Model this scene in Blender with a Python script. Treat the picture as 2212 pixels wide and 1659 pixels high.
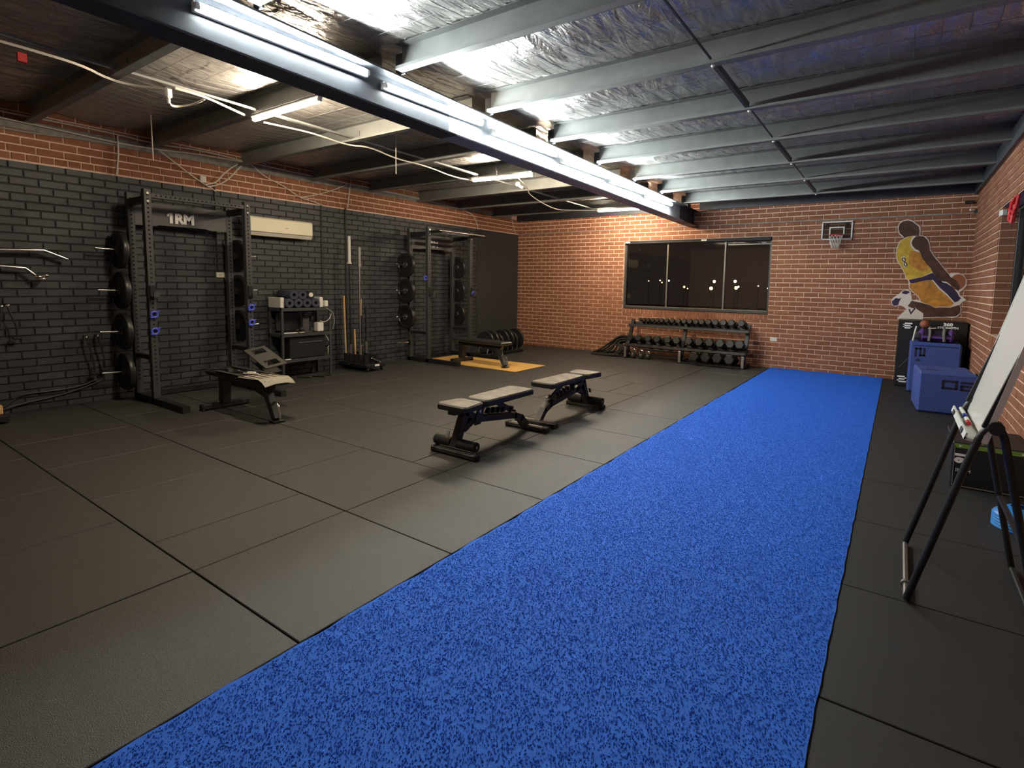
import bpy, bmesh, math, random
from mathutils import Vector, Matrix, Euler
for o in list(bpy.data.objects): bpy.data.objects.remove(o, do_unlink=True)
scene = bpy.context.scene
COL = scene.collection
random.seed(7)
PI = math.pi
R = math.radians

# ---------------------------------------------------------------- camera
cd = bpy.data.cameras.new('camera'); cam = bpy.data.objects.new('camera', cd); COL.objects.link(cam)
cam.location = (7.937, -10.829, 1.500)
cam.rotation_euler = (R(84.537), R(-0.992), R(34.373))
cd.sensor_fit = 'HORIZONTAL'; cd.sensor_width = 36.0
cd.lens = 36.0 * 1151.02 / 2212
cd.shift_x = -49.3 / 2212; cd.shift_y = -105.2 / 2212
cd.clip_start = 0.05; cd.clip_end = 300
scene.camera = cam

# ---------------------------------------------------------------- world (night outside), exposure
w = bpy.data.worlds.new('world'); scene.world = w; w.use_nodes = True
bg = w.node_tree.nodes['Background']
bg.inputs[0].default_value = (0.05, 0.035, 0.03, 1); bg.inputs[1].default_value = 0.10
scene.view_settings.view_transform = 'Standard'; scene.view_settings.look = 'None'
scene.view_settings.gamma = 1.0; scene.view_settings.use_curve_mapping = False
scene.view_settings.exposure = EXPOSURE = 2.25
cy = scene.cycles
cy.max_bounces = 4; cy.diffuse_bounces = 3; cy.glossy_bounces = 2; cy.transmission_bounces = 3; cy.transparent_max_bounces = 6
cy.use_adaptive_sampling = True; cy.adaptive_threshold = .05; cy.caustics_reflective = False; cy.caustics_refractive = False
COOL_W = 46.0    # emission of the cool white beam battens
WARM_W = 105.0    # emission of the warm battens under the purlins

# ---------------------------------------------------------------- helpers
class MB:
    def __init__(s): s.v = []; s.f = []; s.m = []; s.cur = 0
    def add(s, vs, fs):
        n = len(s.v); s.v += [tuple(v) for v in vs]; s.f += [tuple(i + n for i in f) for f in fs]; s.m += [s.cur] * len(fs); return s
    def box(s, c, d, rot=None, ch=0.0):
        hx, hy, hz = d[0] / 2, d[1] / 2, d[2] / 2
        if ch > 0:
            ch = min(ch, hx * .9, hy * .9, hz * .9); vs = []; 
            for sx in (-1, 1):
                for sy in (-1, 1):
                    for sz in (-1, 1):
                        vs += [(sx * hx, sy * (hy - ch), sz * (hz - ch)), (sx * (hx - ch), sy * hy, sz * (hz - ch)), (sx * (hx - ch), sy * (hy - ch), sz * hz)]
            I = lambda sx, sy, sz, k: ((sx > 0) * 4 + (sy > 0) * 2 + (sz > 0)) * 3 + k
            fs = []
            for a in (-1, 1):
                fs.append((I(a, -1, -1, 0), I(a, 1, -1, 0), I(a, 1, 1, 0), I(a, -1, 1, 0))[::a])
                fs.append((I(-1, a, -1, 1), I(1, a, -1, 1), I(1, a, 1, 1), I(-1, a, 1, 1))[::-a])
                fs.append((I(-1, -1, a, 2), I(1, -1, a, 2), I(1, 1, a, 2), I(-1, 1, a, 2))[::a])
                for b in (-1, 1):
                    fs.append((I(a, b, -1, 0), I(a, b, 1, 0), I(a, b, 1, 1), I(a, b, -1, 1))[::-a * b])
                    fs.append((I(a, -1, b, 0), I(a, 1, b, 0), I(a, 1, b, 2), I(a, -1, b, 2))[::a * b])
                    fs.append((I(-1, a, b, 1), I(1, a, b, 1), I(1, a, b, 2), I(-1, a, b, 2))[::-a * b])
                    for k in (-1, 1):
                        fs.append((I(a, b, k, 0), I(a, b, k, 1), I(a, b, k, 2))[::a * b * k])
        else:
            vs = [(x, y, z) for x in (-hx, hx) for y in (-hy, hy) for z in (-hz, hz)]
            fs = [(0, 1, 3, 2), (4, 6, 7, 5), (0, 4, 5, 1), (2, 3, 7, 6), (0, 2, 6, 4), (1, 5, 7, 3)]
        M = (Euler(rot).to_matrix() if rot is not None and not isinstance(rot, Matrix) else rot)
        out = []
        for v in vs:
            v = Vector(v)
            if M is not None: v = M @ v
            out.append(v + Vector(c))
        return s.add(out, fs)
    def bar(s, p0, p1, w, h, up=(0, 0, 1), ch=0.0):
        p0, p1 = Vector(p0), Vector(p1); d = p1 - p0; L = d.length; x = d.normalized()
        u = Vector(up); y = u.cross(x)
        if y.length < 1e-5: y = Vector((0, 1, 0)).cross(x)
        y.normalize(); z = x.cross(y)
        return s.box((p0 + p1) / 2, (L, w, h), Matrix((x, y, z)).transposed(), ch)
    def cyl(s, p0, p1, r, r1=None, n=16, caps=True):
        p0, p1 = Vector(p0), Vector(p1); r1 = r if r1 is None else r1
        x = (p1 - p0).normalized(); a = Vector((0, 0, 1)) if abs(x.z) < .9 else Vector((1, 0, 0))
        y = a.cross(x).normalized(); z = x.cross(y)
        vs = []
        for p, q in ((p0, r), (p1, r1)):
            for i in range(n):
                t = 2 * PI * i / n; vs.append(p + (y * math.cos(t) + z * math.sin(t)) * q)
        fs = [(i, (i + 1) % n, n + (i + 1) % n, n + i) for i in range(n)]
        if caps: fs += [tuple(range(n))[::-1], tuple(range(n, 2 * n))]
        return s.add(vs, fs)
    def tube(s, pts, r, n=8, closed=False, smooth=0):
        P = [Vector(p) for p in pts]
        for _ in range(smooth):
            Q = [P[0]]
            for a, b in zip(P, P[1:]): Q += [a * .75 + b * .25, a * .25 + b * .75]
            Q.append(P[-1]); P = Q
        m = len(P); vs = []; fs = []
        T = []
        for i in range(m):
            a = P[(i - 1) % m] if (i > 0 or closed) else P[i]; b = P[(i + 1) % m] if (i < m - 1 or closed) else P[i]
            T.append((b - a).normalized())
        y = Vector((0, 0, 1)).cross(T[0])
        if y.length < 1e-3: y = Vector((1, 0, 0)).cross(T[0])
        y.normalize()
        for i in range(m):
            y = (y - T[i] * y.dot(T[i])).normalized(); z = T[i].cross(y)
            rr = r[i] if isinstance(r, (list, tuple)) else r
            for k in range(n):
                t = 2 * PI * k / n; vs.append(P[i] + (y * math.cos(t) + z * math.sin(t)) * rr)
        for i in range(m if closed else m - 1):
            j = (i + 1) % m
            for k in range(n): fs.append((i * n + k, i * n + (k + 1) % n, j * n + (k + 1) % n, j * n + k))
        if not closed: fs += [tuple(range(n))[::-1], tuple(range((m - 1) * n, m * n))]
        return s.add(vs, fs)
    def lathe(s, prof, n=24, M=None):
        vs = []; fs = []
        for r, z in prof:
            for i in range(n):
                t = 2 * PI * i / n; v = Vector((r * math.cos(t), r * math.sin(t), z)); vs.append(M @ v if M is not None else v)
        for k in range(len(prof) - 1):
            for i in range(n): fs.append((k * n + i, k * n + (i + 1) % n, (k + 1) * n + (i + 1) % n, (k + 1) * n + i))
        if prof[0][0] > 1e-6 and prof[0] != prof[-1]: fs.append(tuple(range(n))[::-1])
        if prof[-1][0] > 1e-6 and prof[0] != prof[-1]: fs.append(tuple(range((len(prof) - 1) * n, len(prof) * n)))
        return s.add(vs, fs)
    def prism(s, poly, h, M=None):
        n = len(poly); vs = [(x, y, 0) for x, y in poly] + [(x, y, h) for x, y in poly]
        area = sum(poly[i][0] * poly[(i + 1) % n][1] - poly[(i + 1) % n][0] * poly[i][1] for i in range(n))
        fs = [tuple(range(n))[::-1], tuple(range(n, 2 * n))] + [(i, (i + 1) % n, n + (i + 1) % n, n + i) for i in range(n)]
        if area * h < 0: fs = [f[::-1] for f in fs]
        if M is not None: vs = [M @ Vector(v) for v in vs]
        return s.add(vs, fs)
    def ball(s, c, r, n=16, m=10, sc=(1, 1, 1)):
        vs = [(c[0], c[1], c[2] + r * sc[2])]
        for j in range(1, m):
            a = PI * j / m
            for i in range(n):
                t = 2 * PI * i / n; vs.append((c[0] + r * sc[0] * math.sin(a) * math.cos(t), c[1] + r * sc[1] * math.sin(a) * math.sin(t), c[2] + r * sc[2] * math.cos(a)))
        vs.append((c[0], c[1], c[2] - r * sc[2])); fs = [(0, 1 + i, 1 + (i + 1) % n) for i in range(n)]
        for j in range(m - 2):
            for i in range(n): fs.append((1 + j * n + i, 1 + (j + 1) * n + i, 1 + (j + 1) * n + (i + 1) % n, 1 + j * n + (i + 1) % n))
        e = len(vs) - 1; b = 1 + (m - 2) * n
        fs += [(e, b + (i + 1) % n, b + i) for i in range(n)]
        return s.add(vs, fs)
    def ring(s, c, Rr, r, axis='x', n=20, k=8):
        pts = []
        for i in range(n):
            t = 2 * PI * i / n; a, b = Rr * math.cos(t), Rr * math.sin(t)
            pts.append({'x': (c[0], c[1] + a, c[2] + b), 'y': (c[0] + a, c[1], c[2] + b), 'z': (c[0] + a, c[1] + b, c[2])}[axis])
        return s.tube(pts, r, k, closed=True)
    def mesh(s, name, mats, smooth=False):
        me = bpy.data.meshes.new(name); me.from_pydata(s.v, [], s.f)
        for m in (mats if isinstance(mats, (list, tuple)) else [mats]): me.materials.append(MAT[m])
        if any(s.m): me.polygons.foreach_set('material_index', s.m)
        if smooth:
            me.polygons.foreach_set('use_smooth', [True] * len(me.polygons))
            try: me.set_sharp_from_angle(angle=R(38))
            except Exception: pass
        me.update(); return me
    def build(s, name, mats, parent=None, smooth=False, kind=None, label=None):
        return link(name, s.mesh(name, mats, smooth), parent, kind, label)
def link(name, me, parent=None, kind=None, label=None):
    o = bpy.data.objects.new(name, me); COL.objects.link(o)
    if parent is not None: o.parent = parent
    if kind: o['kind'] = kind
    if label: o['label'] = label
    return o
def thing(name, label, cat, loc=(0, 0, 0), rz=0.0, group=None):
    o = bpy.data.objects.new(name, None); COL.objects.link(o); o.empty_display_size = .1
    o.location = loc; o.rotation_euler = (0, 0, rz); o['label'] = label; o['category'] = cat
    if group: o['group'] = group
    return o
def tag(o, label, cat, group=None):
    o['label'] = label; o['category'] = cat
    if group: o['group'] = group
    return o
def copy_tree(o, parent=None):
    c = o.copy(); COL.objects.link(c); c.parent = parent
    for ch in list(o.children): copy_tree(ch, c)
    return c
def text(name, s, size, mat, parent, loc, rot, depth=.002, bold=0.0, sx=1.0, align='CENTER', label=None):
    cu = bpy.data.curves.new('tmp', 'FONT'); cu.body = s; cu.size = size; cu.extrude = depth / 2; cu.offset = bold
    cu.align_x = align; cu.align_y = 'CENTER'; cu.resolution_u = 3
    t = bpy.data.objects.new('tmp', cu); COL.objects.link(t)
    me = bpy.data.meshes.new_from_object(t.evaluated_get(bpy.context.evaluated_depsgraph_get()))
    bpy.data.objects.remove(t, do_unlink=True); bpy.data.curves.remove(cu)
    me.materials.clear(); me.materials.append(MAT[mat]); me.name = name
    o = link(name, me, parent, None, label); o.location = loc; o.rotation_euler = rot; o.scale = (sx, 1, 1)
    return o
ORD = ['first', 'second', 'third', 'fourth', 'fifth', 'sixth', 'seventh', 'eighth', 'ninth', 'tenth', 'eleventh', 'twelfth',
       'thirteenth', 'fourteenth', 'fifteenth', 'sixteenth', 'seventeenth', 'eighteenth']

# ---------------------------------------------------------------- materials
MAT = {}
def mat(name, col, rough=.5, metal=0.0, var=0.0, scale=20.0, bump=0.0, bscale=60.0, spec=.5, emit=None, coat=0.0, stretch=None):
    m = bpy.data.materials.new(name); m.use_nodes = True; nt = m.node_tree; N = nt.nodes; L = nt.links
    b = N['Principled BSDF']; b.inputs['Base Color'].default_value = (*col, 1); b.inputs['Roughness'].default_value = rough
    b.inputs['Metallic'].default_value = metal; b.inputs['Specular IOR Level'].default_value = spec
    b.inputs['Coat Weight'].default_value = coat
    if emit: b.inputs['Emission Color'].default_value = (*emit[0], 1); b.inputs['Emission Strength'].default_value = emit[1]
    if var or bump:
        g = N.new('ShaderNodeNewGeometry'); vec = g.outputs['Position']
        if stretch:
            vm = N.new('ShaderNodeVectorMath'); vm.operation = 'MULTIPLY'; vm.inputs[1].default_value = stretch; L.new(vec, vm.inputs[0]); vec = vm.outputs[0]
    if var:
        n = N.new('ShaderNodeTexNoise'); n.inputs['Scale'].default_value = scale; n.inputs['Detail'].default_value = 4; L.new(vec, n.inputs['Vector'])
        mx = N.new('ShaderNodeMix'); mx.data_type = 'RGBA'; mx.blend_type = 'MIX'
        mx.inputs[6].default_value = (*[max(0, c * (1 - var)) for c in col], 1); mx.inputs[7].default_value = (*[min(1, c * (1 + var)) for c in col], 1)
        mr = N.new('ShaderNodeMapRange'); mr.inputs[1].default_value = .3; mr.inputs[2].default_value = .7; L.new(n.outputs['Fac'], mr.inputs[0])
        L.new(mr.outputs[0], mx.inputs[0]); L.new(mx.outputs[2], b.inputs['Base Color'])
    if bump:
        n2 = N.new('ShaderNodeTexNoise'); n2.inputs['Scale'].default_value = bscale; n2.inputs['Detail'].default_value = 3; L.new(vec, n2.inputs['Vector'])
        bp = N.new('ShaderNodeBump'); bp.inputs['Strength'].default_value = bump; bp.inputs['Distance'].default_value = .01
        L.new(n2.outputs['Fac'], bp.inputs['Height']); L.new(bp.outputs[0], b.inputs['Normal'])
    MAT[name] = m; return m

def brick_mat(name, base, alt, rough, dirt=0.0, sp=.35):
    """per-brick tone from a hash of the brick's course and column, plus grain"""
    m = bpy.data.materials.new(name); m.use_nodes = True; nt = m.node_tree; N = nt.nodes; L = nt.links; b = N['Principled BSDF']
    g = N.new('ShaderNodeNewGeometry'); vm = N.new('ShaderNodeVectorMath'); vm.operation = 'MULTIPLY'; vm.inputs[1].default_value = (1 / .26, 1 / .26, 1 / .086)
    L.new(g.outputs['Position'], vm.inputs[0]); fl = N.new('ShaderNodeVectorMath'); fl.operation = 'FLOOR'; L.new(vm.outputs[0], fl.inputs[0])
    wn = N.new('ShaderNodeTexWhiteNoise'); L.new(fl.outputs[0], wn.inputs['Vector'])
    n = N.new('ShaderNodeTexNoise'); n.inputs['Scale'].default_value = 45; n.inputs['Detail'].default_value = 5; L.new(g.outputs['Position'], n.inputs['Vector'])
    ad = N.new('ShaderNodeMath'); ad.operation = 'MULTIPLY_ADD'; ad.inputs[1].default_value = .55; L.new(wn.outputs['Value'], ad.inputs[0])
    m2 = N.new('ShaderNodeMath'); m2.operation = 'MULTIPLY'; m2.inputs[1].default_value = .5; L.new(n.outputs['Fac'], m2.inputs[0]); L.new(m2.outputs[0], ad.inputs[2])
    mx = N.new('ShaderNodeMix'); mx.data_type = 'RGBA'; mx.inputs[6].default_value = (*base, 1); mx.inputs[7].default_value = (*alt, 1)
    L.new(ad.outputs[0], mx.inputs[0]); L.new(mx.outputs[2], b.inputs['Base Color'])
    b.inputs['Roughness'].default_value = rough; b.inputs['Specular IOR Level'].default_value = sp
    bp = N.new('ShaderNodeBump'); bp.inputs['Strength'].default_value = .5; bp.inputs['Distance'].default_value = .004
    L.new(n.outputs['Fac'], bp.inputs['Height']); L.new(bp.outputs[0], b.inputs['Normal'])
    MAT[name] = m
brick_mat('brick_red', (.20, .078, .040), (.33, .142, .078), .85)
brick_mat('brick_black', (.040, .044, .049), (.066, .072, .079), .5)
mat('mortar', (.74, .53, .42), .95, var=.12, scale=30, bump=.4, bscale=120)
mat('mortar_black', (.012, .013, .014), .7, var=.3, scale=20)
mat('black_panel', (.036, .037, .040), .75, var=.1, scale=8)
mat('grey_band', (.25, .24, .22), .9, var=.25, scale=12, bump=.2)
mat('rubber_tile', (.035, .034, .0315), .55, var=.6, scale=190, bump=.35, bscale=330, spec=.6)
mat('rubber_dark', (.017, .0167, .0163), .6, var=.45, scale=190, bump=.35, bscale=330, spec=.45)  # right strip: blacker rubber, part of its darkness is dimmer light put into colour
mat('rubber_gap', (.006, .006, .006), .95)
mat('turf_blue', (.027, .160, .74), .7, var=.22, scale=420, bump=.5, bscale=500, spec=.25)
mat('steel_grey', (.19, .20, .195), .45, metal=.1, var=.12, scale=6)
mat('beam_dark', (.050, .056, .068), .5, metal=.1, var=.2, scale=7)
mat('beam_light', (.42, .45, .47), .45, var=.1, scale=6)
mat('rack_black', (.016, .017, .019), .45, metal=.1, spec=.35)
mat('rack_face', (.046, .048, .051), .5, metal=.1)
mat('plate_grey', (.085, .087, .088), .5)
mat('hole', (.002, .002, .002), .9)
mat('iron_black', (.016, .016, .017), .38)
mat('rubber_black', (.014, .014, .015), .6, bump=.15, bscale=200)
mat('hex_rubber', (.008, .0085, .009), .42, bump=.1, bscale=150, spec=.3)
mat('chrome', (.62, .62, .60), .22, metal=1.0)
mat('dull_steel', (.36, .35, .33), .35, metal=.9)
mat('blue_plastic', (.06, .09, .55), .4)
mat('white_plastic', (.75, .74, .68), .4)
mat('cream_plastic', (.80, .75, .55), .42)
mat('white_paint', (.78, .77, .72), .5)
mat('cable_white', (.62, .59, .52), .55)
mat('cable_grey', (.30, .30, .28), .6)
mat('conduit_black', (.022, .022, .024), .5)
mat('vinyl_grey_sheen', (.25, .235, .20), .5, var=.3, scale=9, bump=.2, bscale=300)  # pad tops only: grey vinyl, sheen from the tubes put into its colour
mat('vinyl_side', (.018, .018, .019), .5)
mat('vinyl_black', (.018, .018, .019), .45, bump=.15, bscale=250)
mat('bench_paint', (.035, .033, .033), .4, metal=.3)
mat('foam_black', (.013, .013, .014), .85, bump=.3, bscale=300)
mat('foam_blue', (.045, .052, .085), .8, var=.4, scale=120, bump=.4, bscale=200)
mat('wood_pale', (.62, .40, .17), .5, var=.15, scale=6, stretch=(6, 6, .5))
mat('ply_yellow', (.66, .40, .12), .5, var=.12, scale=3, stretch=(1, 9, 1))
mat('box_blue', (.048, .085, .31), .55, var=.12, scale=40, bump=.15, bscale=300)
mat('box_print', (.008, .010, .035), .6)
mat('box_black', (.010, .011, .011), .45, bump=.1, bscale=200)
mat('print_white', (.88, .88, .86), .5)
mat('print_green', (.16, .30, .05), .5)
mat('print_grey', (.22, .22, .2), .5)
mat('bag_purple', (.11, .04, .25), .6, var=.3, scale=20)
mat('bag_dark', (.018, .012, .03), .6)
mat('strap_grey', (.20, .19, .18), .8)
mat('ball_brown', (.30, .10, .045), .6, bump=.2, bscale=300)
mat('cone_blue', (.03, .22, .62), .38)
mat('band_red', (.62, .03, .035), .5)
mat('board_white', (.80, .80, .76), .22, coat=.3)
mat('marker_red', (.5, .02, .03), .4)
mat('marker_blue', (.02, .04, .35), .4)
mat('rope_black', (.022, .018, .017), .9, var=.5, scale=80, bump=.6, bscale=160)
mat('alu_frame', (.15, .14, .12), .45, metal=.4)
mat('frame_dark', (.035, .035, .035), .45)
mat('blind_dark', (.012, .012, .013), .6)
mat('paper_cream', (.27, .255, .21), .7, var=.15, scale=12, stretch=(1, 14, 1))
mat('strap_dark', (.022, .021, .02), .8)
mat('panel_grey', (.065, .063, .058), .5)
mat('skin_dark', (.075, .030, .020), .5, var=.45, scale=9)
mat('jersey_yellow', (.60, .40, .04), .6, var=.25, scale=12)
mat('jersey_orange', (.50, .22, .03), .6, var=.35, scale=14)
mat('purple_dark', (.030, .015, .055), .6)
mat('decal_white', (.74, .68, .62), .6)
mat('hoop_white', (.74, .73, .70), .5)
mat('net_white', (.70, .68, .62), .8)
mat('hoop_glass', (.22, .13, .09), .3)
mat('tag_red', (.5, .04, .04), .6)
mat('tube_cool', (1, 1, 1), .4, emit=((0.93, 1.0, 0.98), COOL_W))
mat('tube_warm', (1, 1, 1), .4, emit=((1.0, .82, .60), WARM_W))
mat('lamp_far', (1, .9, .7), .5, emit=((1.0, .85, .6), 2.2))
mat('lamp_far_amber', (1, .7, .3), .5, emit=((1.0, .62, .25), 1.8))
for k_ in ('lamp_far', 'lamp_far_amber'): MAT[k_].cycles.emission_sampling = 'NONE'
mat('ground_night', (.004, .0036, .0033), .95)
mat('kettle_grey', (.10, .10, .10), .35, metal=.5)

def glass_mat():
    m = bpy.data.materials.new('window_glass'); m.use_nodes = True; nt = m.node_tree; N = nt.nodes; L = nt.links
    for n in list(N):
        if n.type != 'OUTPUT_MATERIAL': N.remove(n)
    out = [n for n in N if n.type == 'OUTPUT_MATERIAL'][0]
    t = N.new('ShaderNodeBsdfTransparent'); t.inputs[0].default_value = (.82, .82, .80, 1)
    g = N.new('ShaderNodeBsdfGlossy'); g.inputs['Roughness'].default_value = .02; g.inputs[0].default_value = (.9, .9, .9, 1)
    f = N.new('ShaderNodeFresnel'); f.inputs[0].default_value = 1.5
    mx = N.new('ShaderNodeMixShader'); L.new(f.outputs[0], mx.inputs[0]); L.new(t.outputs[0], mx.inputs[1]); L.new(g.outputs[0], mx.inputs[2]); L.new(mx.outputs[0], out.inputs[0])
    MAT['window_glass'] = m
glass_mat()

def foil_mat():
    """crinkled silver sarking foil"""
    m = bpy.data.materials.new('foil'); m.use_nodes = True; nt = m.node_tree; N = nt.nodes; L = nt.links; b = N['Principled BSDF']
    b.inputs['Base Color'].default_value = (.60, .58, .56, 1); b.inputs['Metallic'].default_value = .72; b.inputs['Roughness'].default_value = .27
    g = N.new('ShaderNodeNewGeometry')
    vm = N.new('ShaderNodeVectorMath'); vm.operation = 'MULTIPLY'; vm.inputs[1].default_value = (1.0, .35, 1.0); L.new(g.outputs['Position'], vm.inputs[0])
    n1 = N.new('ShaderNodeTexNoise'); n1.inputs['Scale'].default_value = 7; n1.inputs['Detail'].default_value = 6; n1.inputs['Roughness'].default_value = .62; n1.inputs['Distortion'].default_value = .8; L.new(vm.outputs[0], n1.inputs['Vector'])
    v = N.new('ShaderNodeTexVoronoi'); v.inputs['Scale'].default_value = 9; v.feature = 'F1'; L.new(vm.outputs[0], v.inputs['Vector'])
    ad = N.new('ShaderNodeMath'); ad.operation = 'MULTIPLY_ADD'; ad.inputs[1].default_value = .35; L.new(v.outputs['Distance'], ad.inputs[0]); L.new(n1.outputs['Fac'], ad.inputs[2])
    bp = N.new('ShaderNodeBump'); bp.inputs['Strength'].default_value = .9; bp.inputs['Distance'].default_value = .05
    L.new(ad.outputs[0], bp.inputs['Height']); L.new(bp.outputs[0], b.inputs['Normal'])
    MAT['foil'] = m
foil_mat()
# ================================================================ structure
W, NEAR = 8.835, -13.0
zr = lambda y: 3.02 - .013 * y                    # underside of the purlins (roof falls towards the back wall)
PURLIN_Y = [-12.37, -11.25, -10.12, -8.99, -7.86, -6.75, -5.62, -4.49, -3.33, -2.20, -.97]
CAMP = Vector(cam.location); CAMR = cam.rotation_euler.to_matrix()
def to_px(p):
    v = CAMR.transposed() @ (Vector(p) - CAMP)
    if v.z > -.1: return None
    return 1155.3 + 1151.02 * v.x / -v.z, 724.3 - 1151.02 * v.y / -v.z, -v.z

# ---- floor: dark sub-floor with rubber tiles laid in rows, blue turf lane
fl = MB().box((W / 2, NEAR / 2, -.045), (W + .5, -NEAR + .5, .06)).build('floor', 'rubber_gap', kind='structure')
ROWS = [-12.42, -11.50, -10.573, -9.648, -8.735, -7.81, -6.875, -5.945, -5.02, -4.09, -3.165, -2.24, -1.315, -.39, 0.0]
TURF0, TURF1 = 5.988, 7.787
def tile(x0, x1, y0, y1, m='rubber_tile'):
    g = .0035; z = random.uniform(-.0015, .0005)
    MB().box(((x0 + x1) / 2, (y0 + y1) / 2, -.0075 + z / 2), (x1 - x0 - 2 * g, y1 - y0 - 2 * g, .015 + z), ch=.003).build('rubber_tile', m, fl)
OFFS = [4.53, 4.04, 4.65, 4.04, 4.53, 4.04, 4.656, 4.04, 4.53, 4.04, 4.6, 4.04, 4.53, 4.2]
for k in range(len(ROWS) - 1):
    y0, y1 = ROWS[k], ROWS[k + 1]
    xs = [TURF0 - .012, 5.03]; x = OFFS[(k + 1) % len(OFFS)]
    while x > .15: xs.append(x); x -= .985
    xs.append(0.0)
    for a, b in zip(xs, xs[1:]): tile(b, a, y0, y1)
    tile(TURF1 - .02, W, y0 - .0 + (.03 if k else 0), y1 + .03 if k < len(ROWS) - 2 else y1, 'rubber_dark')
turf = MB()
nx, ny = 46, 280
tx = [TURF0 + (TURF1 - TURF0) * i / nx for i in range(nx + 1)]; ty = [NEAR + (-.01 - NEAR) * j / ny for j in range(ny + 1)]
rv = random.Random(3)
edge = lambda y: .004 * math.sin(y * 9) + .004 * math.sin(y * 23 + 1) + (.012 if y > -3.05 else 0.0)
vs = []
for j in range(ny + 1):
    for i in range(nx + 1):
        x = tx[i]
        if i == 0: x += edge(ty[j])
        if i == nx: x += .0015 * math.sin(ty[j] * 14 + 2) + .0015 * math.sin(ty[j] * 31)
        vs.append((x, ty[j], .006 + rv.uniform(-.001, .001)))
fs = [(j * (nx + 1) + i, j * (nx + 1) + i + 1, (j + 1) * (nx + 1) + i + 1, (j + 1) * (nx + 1) + i) for j in range(ny) for i in range(nx)]
turf.add(vs, fs)
n0 = len(turf.v)
for a, b, s in ((0, (nx + 1), -1), (nx, nx + 1, 1)):       # skirts
    for j in range(ny):
        i0, i1 = j * (nx + 1) + a, (j + 1) * (nx + 1) + a
        p, q = vs[i0], vs[i1]; turf.add([p, q, (q[0], q[1], -.001), (p[0], p[1], -.001)], [(0, 1, 2, 3)])
lane = tag(turf.build('turf_lane', 'turf_blue'), 'bright blue artificial turf sprint lane running the length of the gym', 'turf')

# woven pile: short leaning blades standing on the lane
def pile(parent):
    me = bpy.data.meshes.new('turf_pile'); d = .004
    ys_ = [-10.7 + (-.02 + 10.7) * j / 40 for j in range(41)]
    me.from_pydata([(x, y, .0075) for y in ys_ for x in (TURF0 + .012, TURF1 - .006)], [], [(2 * j, 2 * j + 1, 2 * j + 3, 2 * j + 2) for j in range(40)])
    o = link('turf_pile', me, parent, 'stuff'); me.materials.append(MAT['turf_blue'])
    ng = bpy.data.node_groups.new('turf_pile', 'GeometryNodeTree'); ng.interface.new_socket('Geometry', in_out='INPUT', socket_type='NodeSocketGeometry'); ng.interface.new_socket('Geometry', in_out='OUTPUT', socket_type='NodeSocketGeometry')
    N = ng.nodes; L = ng.links; gi = N.new('NodeGroupInput'); go = N.new('NodeGroupOutput')
    ds = N.new('GeometryNodeDistributePointsOnFaces'); ds.inputs['Density'].default_value = 13000; L.new(gi.outputs[0], ds.inputs['Mesh'])
    co = N.new('GeometryNodeMeshCone'); co.fill_type = 'NONE'; co.inputs['Vertices'].default_value = 3; co.inputs['Radius Top'].default_value = 0; co.inputs['Radius Bottom'].default_value = .0035; co.inputs['Depth'].default_value = .0032
    sm = N.new('GeometryNodeSetMaterial'); sm.inputs['Material'].default_value = MAT['turf_blue']; L.new(co.outputs['Mesh'], sm.inputs['Geometry'])
    rv_ = N.new('FunctionNodeRandomValue'); rv_.data_type = 'FLOAT_VECTOR'; rv_.inputs[0].default_value = (-.3, -.3, 0); rv_.inputs[1].default_value = (.3, .3, 6.28)
    rs = N.new('FunctionNodeRandomValue'); rs.data_type = 'FLOAT'; rs.inputs[2].default_value = .6; rs.inputs[3].default_value = 1.15
    ip = N.new('GeometryNodeInstanceOnPoints'); L.new(ds.outputs['Points'], ip.inputs['Points']); L.new(sm.outputs[0], ip.inputs['Instance']); L.new(rv_.outputs[0], ip.inputs['Rotation']); L.new(rs.outputs[1], ip.inputs['Scale'])
    L.new(ip.outputs[0], go.inputs[0])
    md = o.modifiers.new('pile', 'NODES'); md.node_group = ng
pile(lane)

# ---- walls
def slab(name, boxes, mats, kind='structure', parent=None):
    mb = MB()
    for b in boxes:
        (x0, x1), (y0, y1), (z0, z1) = b[:3]; mb.cur = b[3] if len(b) > 3 else 0
        mb.box(((x0 + x1) / 2, (y0 + y1) / 2, (z0 + z1) / 2), (x1 - x0, y1 - y0, z1 - z0))
    return mb.build(name, mats, parent, kind=kind)
T = .24; HB = 3.6; PAINT = 2.725
WX0, WX1, WZ0, WZ1 = 2.885, 5.895, 1.008, 2.470
wall_back = slab('wall_back', [((-T, WX0), (0, T), (-.1, HB)), ((WX1, W + T), (0, T), (-.1, HB)), ((WX0, WX1), (0, T), (-.1, WZ0)), ((WX0, WX1), (0, T), (WZ1, HB))], 'mortar')
wall_left = slab('wall_left', [((-T, 0), (NEAR, 0), (-.1, PAINT), 0), ((-T, 0), (NEAR, 0), (PAINT, HB), 1)], ['mortar_black', 'mortar'])
RY0, RY1 = -5.6, -2.66
wall_right = slab('wall_right', [((W, W + T), (NEAR, RY0), (-.1, HB)), ((W, W + T), (RY1, 0), (-.1, HB)), ((W, W + T), (RY0, RY1), (-.1, WZ0)), ((W, W + T), (RY0, RY1), (WZ1, HB))], 'mortar')
wall_near = slab('wall_near', [((-T, W + T), (NEAR - T, NEAR), (-.1, HB))], 'mortar')

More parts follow.
